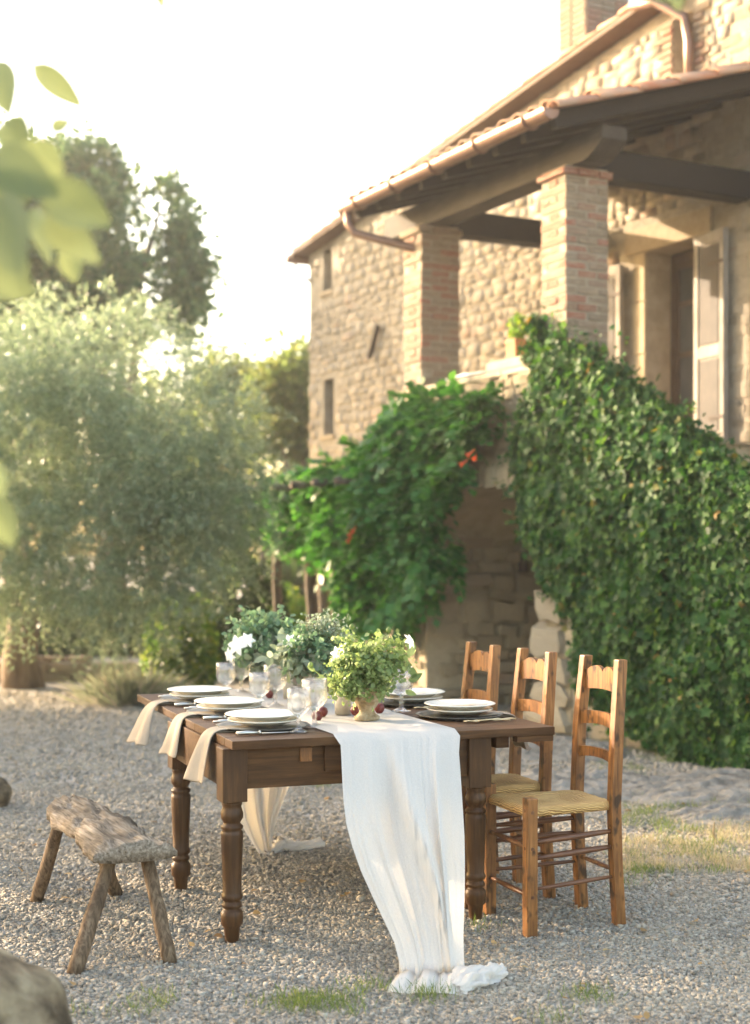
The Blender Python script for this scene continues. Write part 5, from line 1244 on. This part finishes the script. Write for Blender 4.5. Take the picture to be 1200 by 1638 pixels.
def rush_mat():
    m, nt, b, o = new_mat('rush_weave'); tc = N(nt, 'TexCoord'); sp = N(nt, 'SeparateXYZ'); L(nt, tc.outputs['Object'], sp.inputs[0])
    ax = N(nt, 'Math', operation='ABSOLUTE'); L(nt, sp.outputs[0], ax.inputs[0])
    sy = N(nt, 'Math', operation='SUBTRACT', ins={1: .175}); L(nt, sp.outputs[1], sy.inputs[0]); ay = N(nt, 'Math', operation='ABSOLUTE'); L(nt, sy.outputs[0], ay.inputs[0])
    mx = N(nt, 'Math', operation='MAXIMUM'); L(nt, ax.outputs[0], mx.inputs[0]); L(nt, ay.outputs[0], mx.inputs[1])
    zs = N(nt, 'Math', operation='MULTIPLY', ins={1: .7}); L(nt, sp.outputs[2], zs.inputs[0]); ad = N(nt, 'Math', operation='SUBTRACT'); L(nt, mx.outputs[0], ad.inputs[0]); L(nt, zs.outputs[0], ad.inputs[1])
    ns = N(nt, 'TexNoise', ins={'Scale': 25.0}); L(nt, tc.outputs['Object'], ns.inputs['Vector'])
    nm = N(nt, 'Math', operation='MULTIPLY', ins={1: .018}); L(nt, ns.outputs[0], nm.inputs[0]); a2 = N(nt, 'Math', operation='ADD'); L(nt, ad.outputs[0], a2.inputs[0]); L(nt, nm.outputs[0], a2.inputs[1])
    fr = N(nt, 'Math', operation='MULTIPLY', ins={1: 900.0}); L(nt, a2.outputs[0], fr.inputs[0]); sn = N(nt, 'Math', operation='SINE'); L(nt, fr.outputs[0], sn.inputs[0])
    ma = N(nt, 'MapRange', ins={1: -1.0, 2: 1.0}); L(nt, sn.outputs[0], ma.inputs[0])
    c = ramp(nt, ma.outputs[0], [(0,(.20,.09,.022)),(.45,(.45,.25,.08)),(1,(.64,.40,.15))])
    n2 = N(nt, 'TexNoise', ins={'Scale': 9.0, 'Detail': 5}); L(nt, tc.outputs['Object'], n2.inputs['Vector'])
    c = mix(nt, ramp(nt, n2.outputs[0], [(.4,(0,0,0)),(.7,(.7,.7,.7))]), c, (.60,.38,.15))
    L(nt, c, b.inputs['Base Color']); b.inputs['Roughness'].default_value = .75; bump(nt, b, ma.outputs[0], .6, .003); return m
M['rush'] = rush_mat()
c1 = make_chair('ladder back chair standing clear of the table corner, rush seat fully showing'.replace(',', ' with'))
def chair_at(o, u, v, turn=0):
    o.location = tw(u, v, 0); o.rotation_euler = (0,0,TA-R_(90)+turn)
c1.location = (.515,5.56,0); c1.rotation_euler = (0,0,R_(20.5-90))
c2 = dup(c1, 'ladder back chair between the other two with its seat half under the table'); c2.location = (.30,6.0,0); c2.rotation_euler = (0,0,R_(19.5-90))
c3 = dup(c1, 'ladder back chair last in the row, at the drawn out leaf of the table'); c3.location = (.105,6.45,0); c3.rotation_euler = (0,0,R_(19-90))

# ================================================================== BENCH
def bench():
    be = thing('rustic_bench', 'rough weathered plank bench on four splayed pole legs', 'bench', (-1.046,5.5,0), R_(26.5))
    NX, NY = 20, 56; Lh = .49
    def half(y, s):
        f = y/Lh
        return .132+.012*math.sin(f*4.0+s)+.030*noise.noise(Vector((f*3.4, s*7.1, 1)))+.010*noise.noise(Vector((f*11, s*3.1, 4)))-.035*max(0,f)+(.010 if s > 0 else 0)
    P, Q = [], []
    for i in range(NY+1):
        y = -Lh+2*Lh*i/NY; row = []; rb = []
        for j in range(NX+1):
            q = j/NX*2-1; hwd = half(y, 1 if q > 0 else -1); x = q*hwd+.01*math.sin(y*5)
            e = abs(q); z = .428-.040*e**3.2+.016*noise.noise(Vector((x*11,y*2.6,3)))+.015*noise.noise(Vector((x*5,y*4.5,8)))+.010*noise.noise(Vector((x*45,y*9,2)))-.020*max(0,1-abs(noise.noise(Vector((x*13,y*2.2,11))))*9)*(1 if e<.9 else 0)
            if q > .55 and -.12 < y < .05: z -= .018*(q-.55)/.45
            z += .012*(y/Lh)
            yy = y+(.015*noise.noise(Vector((x*12,3,y))) if i in (0,NY) else 0)
            row.append((x, yy, z)); rb.append((x*1.0, yy, .348+.012*e*e+.006*noise.noise(Vector((x*6,y*4,9)))))
        P.append(row); Q.append(rb)
    mb = MB().grid(P); mb.grid(Q); m = NX+1; o0 = (NY+1)*m
    rim = [(0,j) for j in range(NX)]+[(i,NX) for i in range(NY)]+[(NY,j) for j in range(NX,0,-1)]+[(i,0) for i in range(NY,0,-1)]
    ix = [i*m+j for i,j in rim]
    for k in range(len(ix)): a, b = ix[k], ix[(k+1)%len(ix)]; mb.f.append((a,b,b+o0,a+o0))
    s_ = mb.build('seat', M['old_wood'], be, smooth=True, fix=True)
    inv = (Matrix.Translation((-1.046,5.5,0)) @ Matrix.Rotation(R_(26.5),4,'Z')).inverted()
    for (x, y, tx, ty) in ((118,1558,-.055,-.36),(272,1541,.06,-.36),(57,1441,-.075,.30),(186,1431,.045,.33)):
        f = inv @ gpt(x, y); f.z = -.004; top = Vector((tx,ty,.375)); pts = []; rad = []
        for i in range(8):
            q = i/7; pts.append(f.lerp(top,q)+Vector((random.uniform(-.003,.003),random.uniform(-.003,.003),0))); rad.append((.025+.004*(1-q))*random.uniform(.94,1.06))
        MB().tube(pts, rad, 8).build('leg', M['old_leg'], be, smooth=True)
bench()

# ================================================================== HAZE
hz = MB().box((-45,-8,-1.0),(45,48,10.5)).build('haze', None); tag(hz, 'thin warm evening haze filling the air of the yard', 'haze', kind='stuff')
hm = bpy.data.materials.new('haze_air'); hm.use_nodes = True; hn = hm.node_tree; hn.nodes.remove(hn.nodes['Principled BSDF'])
pv = hn.nodes.new('ShaderNodeVolumePrincipled'); pv.inputs['Color'].default_value = (1.0,.98,.95,1); pv.inputs['Density'].default_value = .0017; pv.inputs['Anisotropy'].default_value = .45
hn.links.new(pv.outputs[0], hn.nodes['Material Output'].inputs['Volume']); hz.data.materials.append(hm)
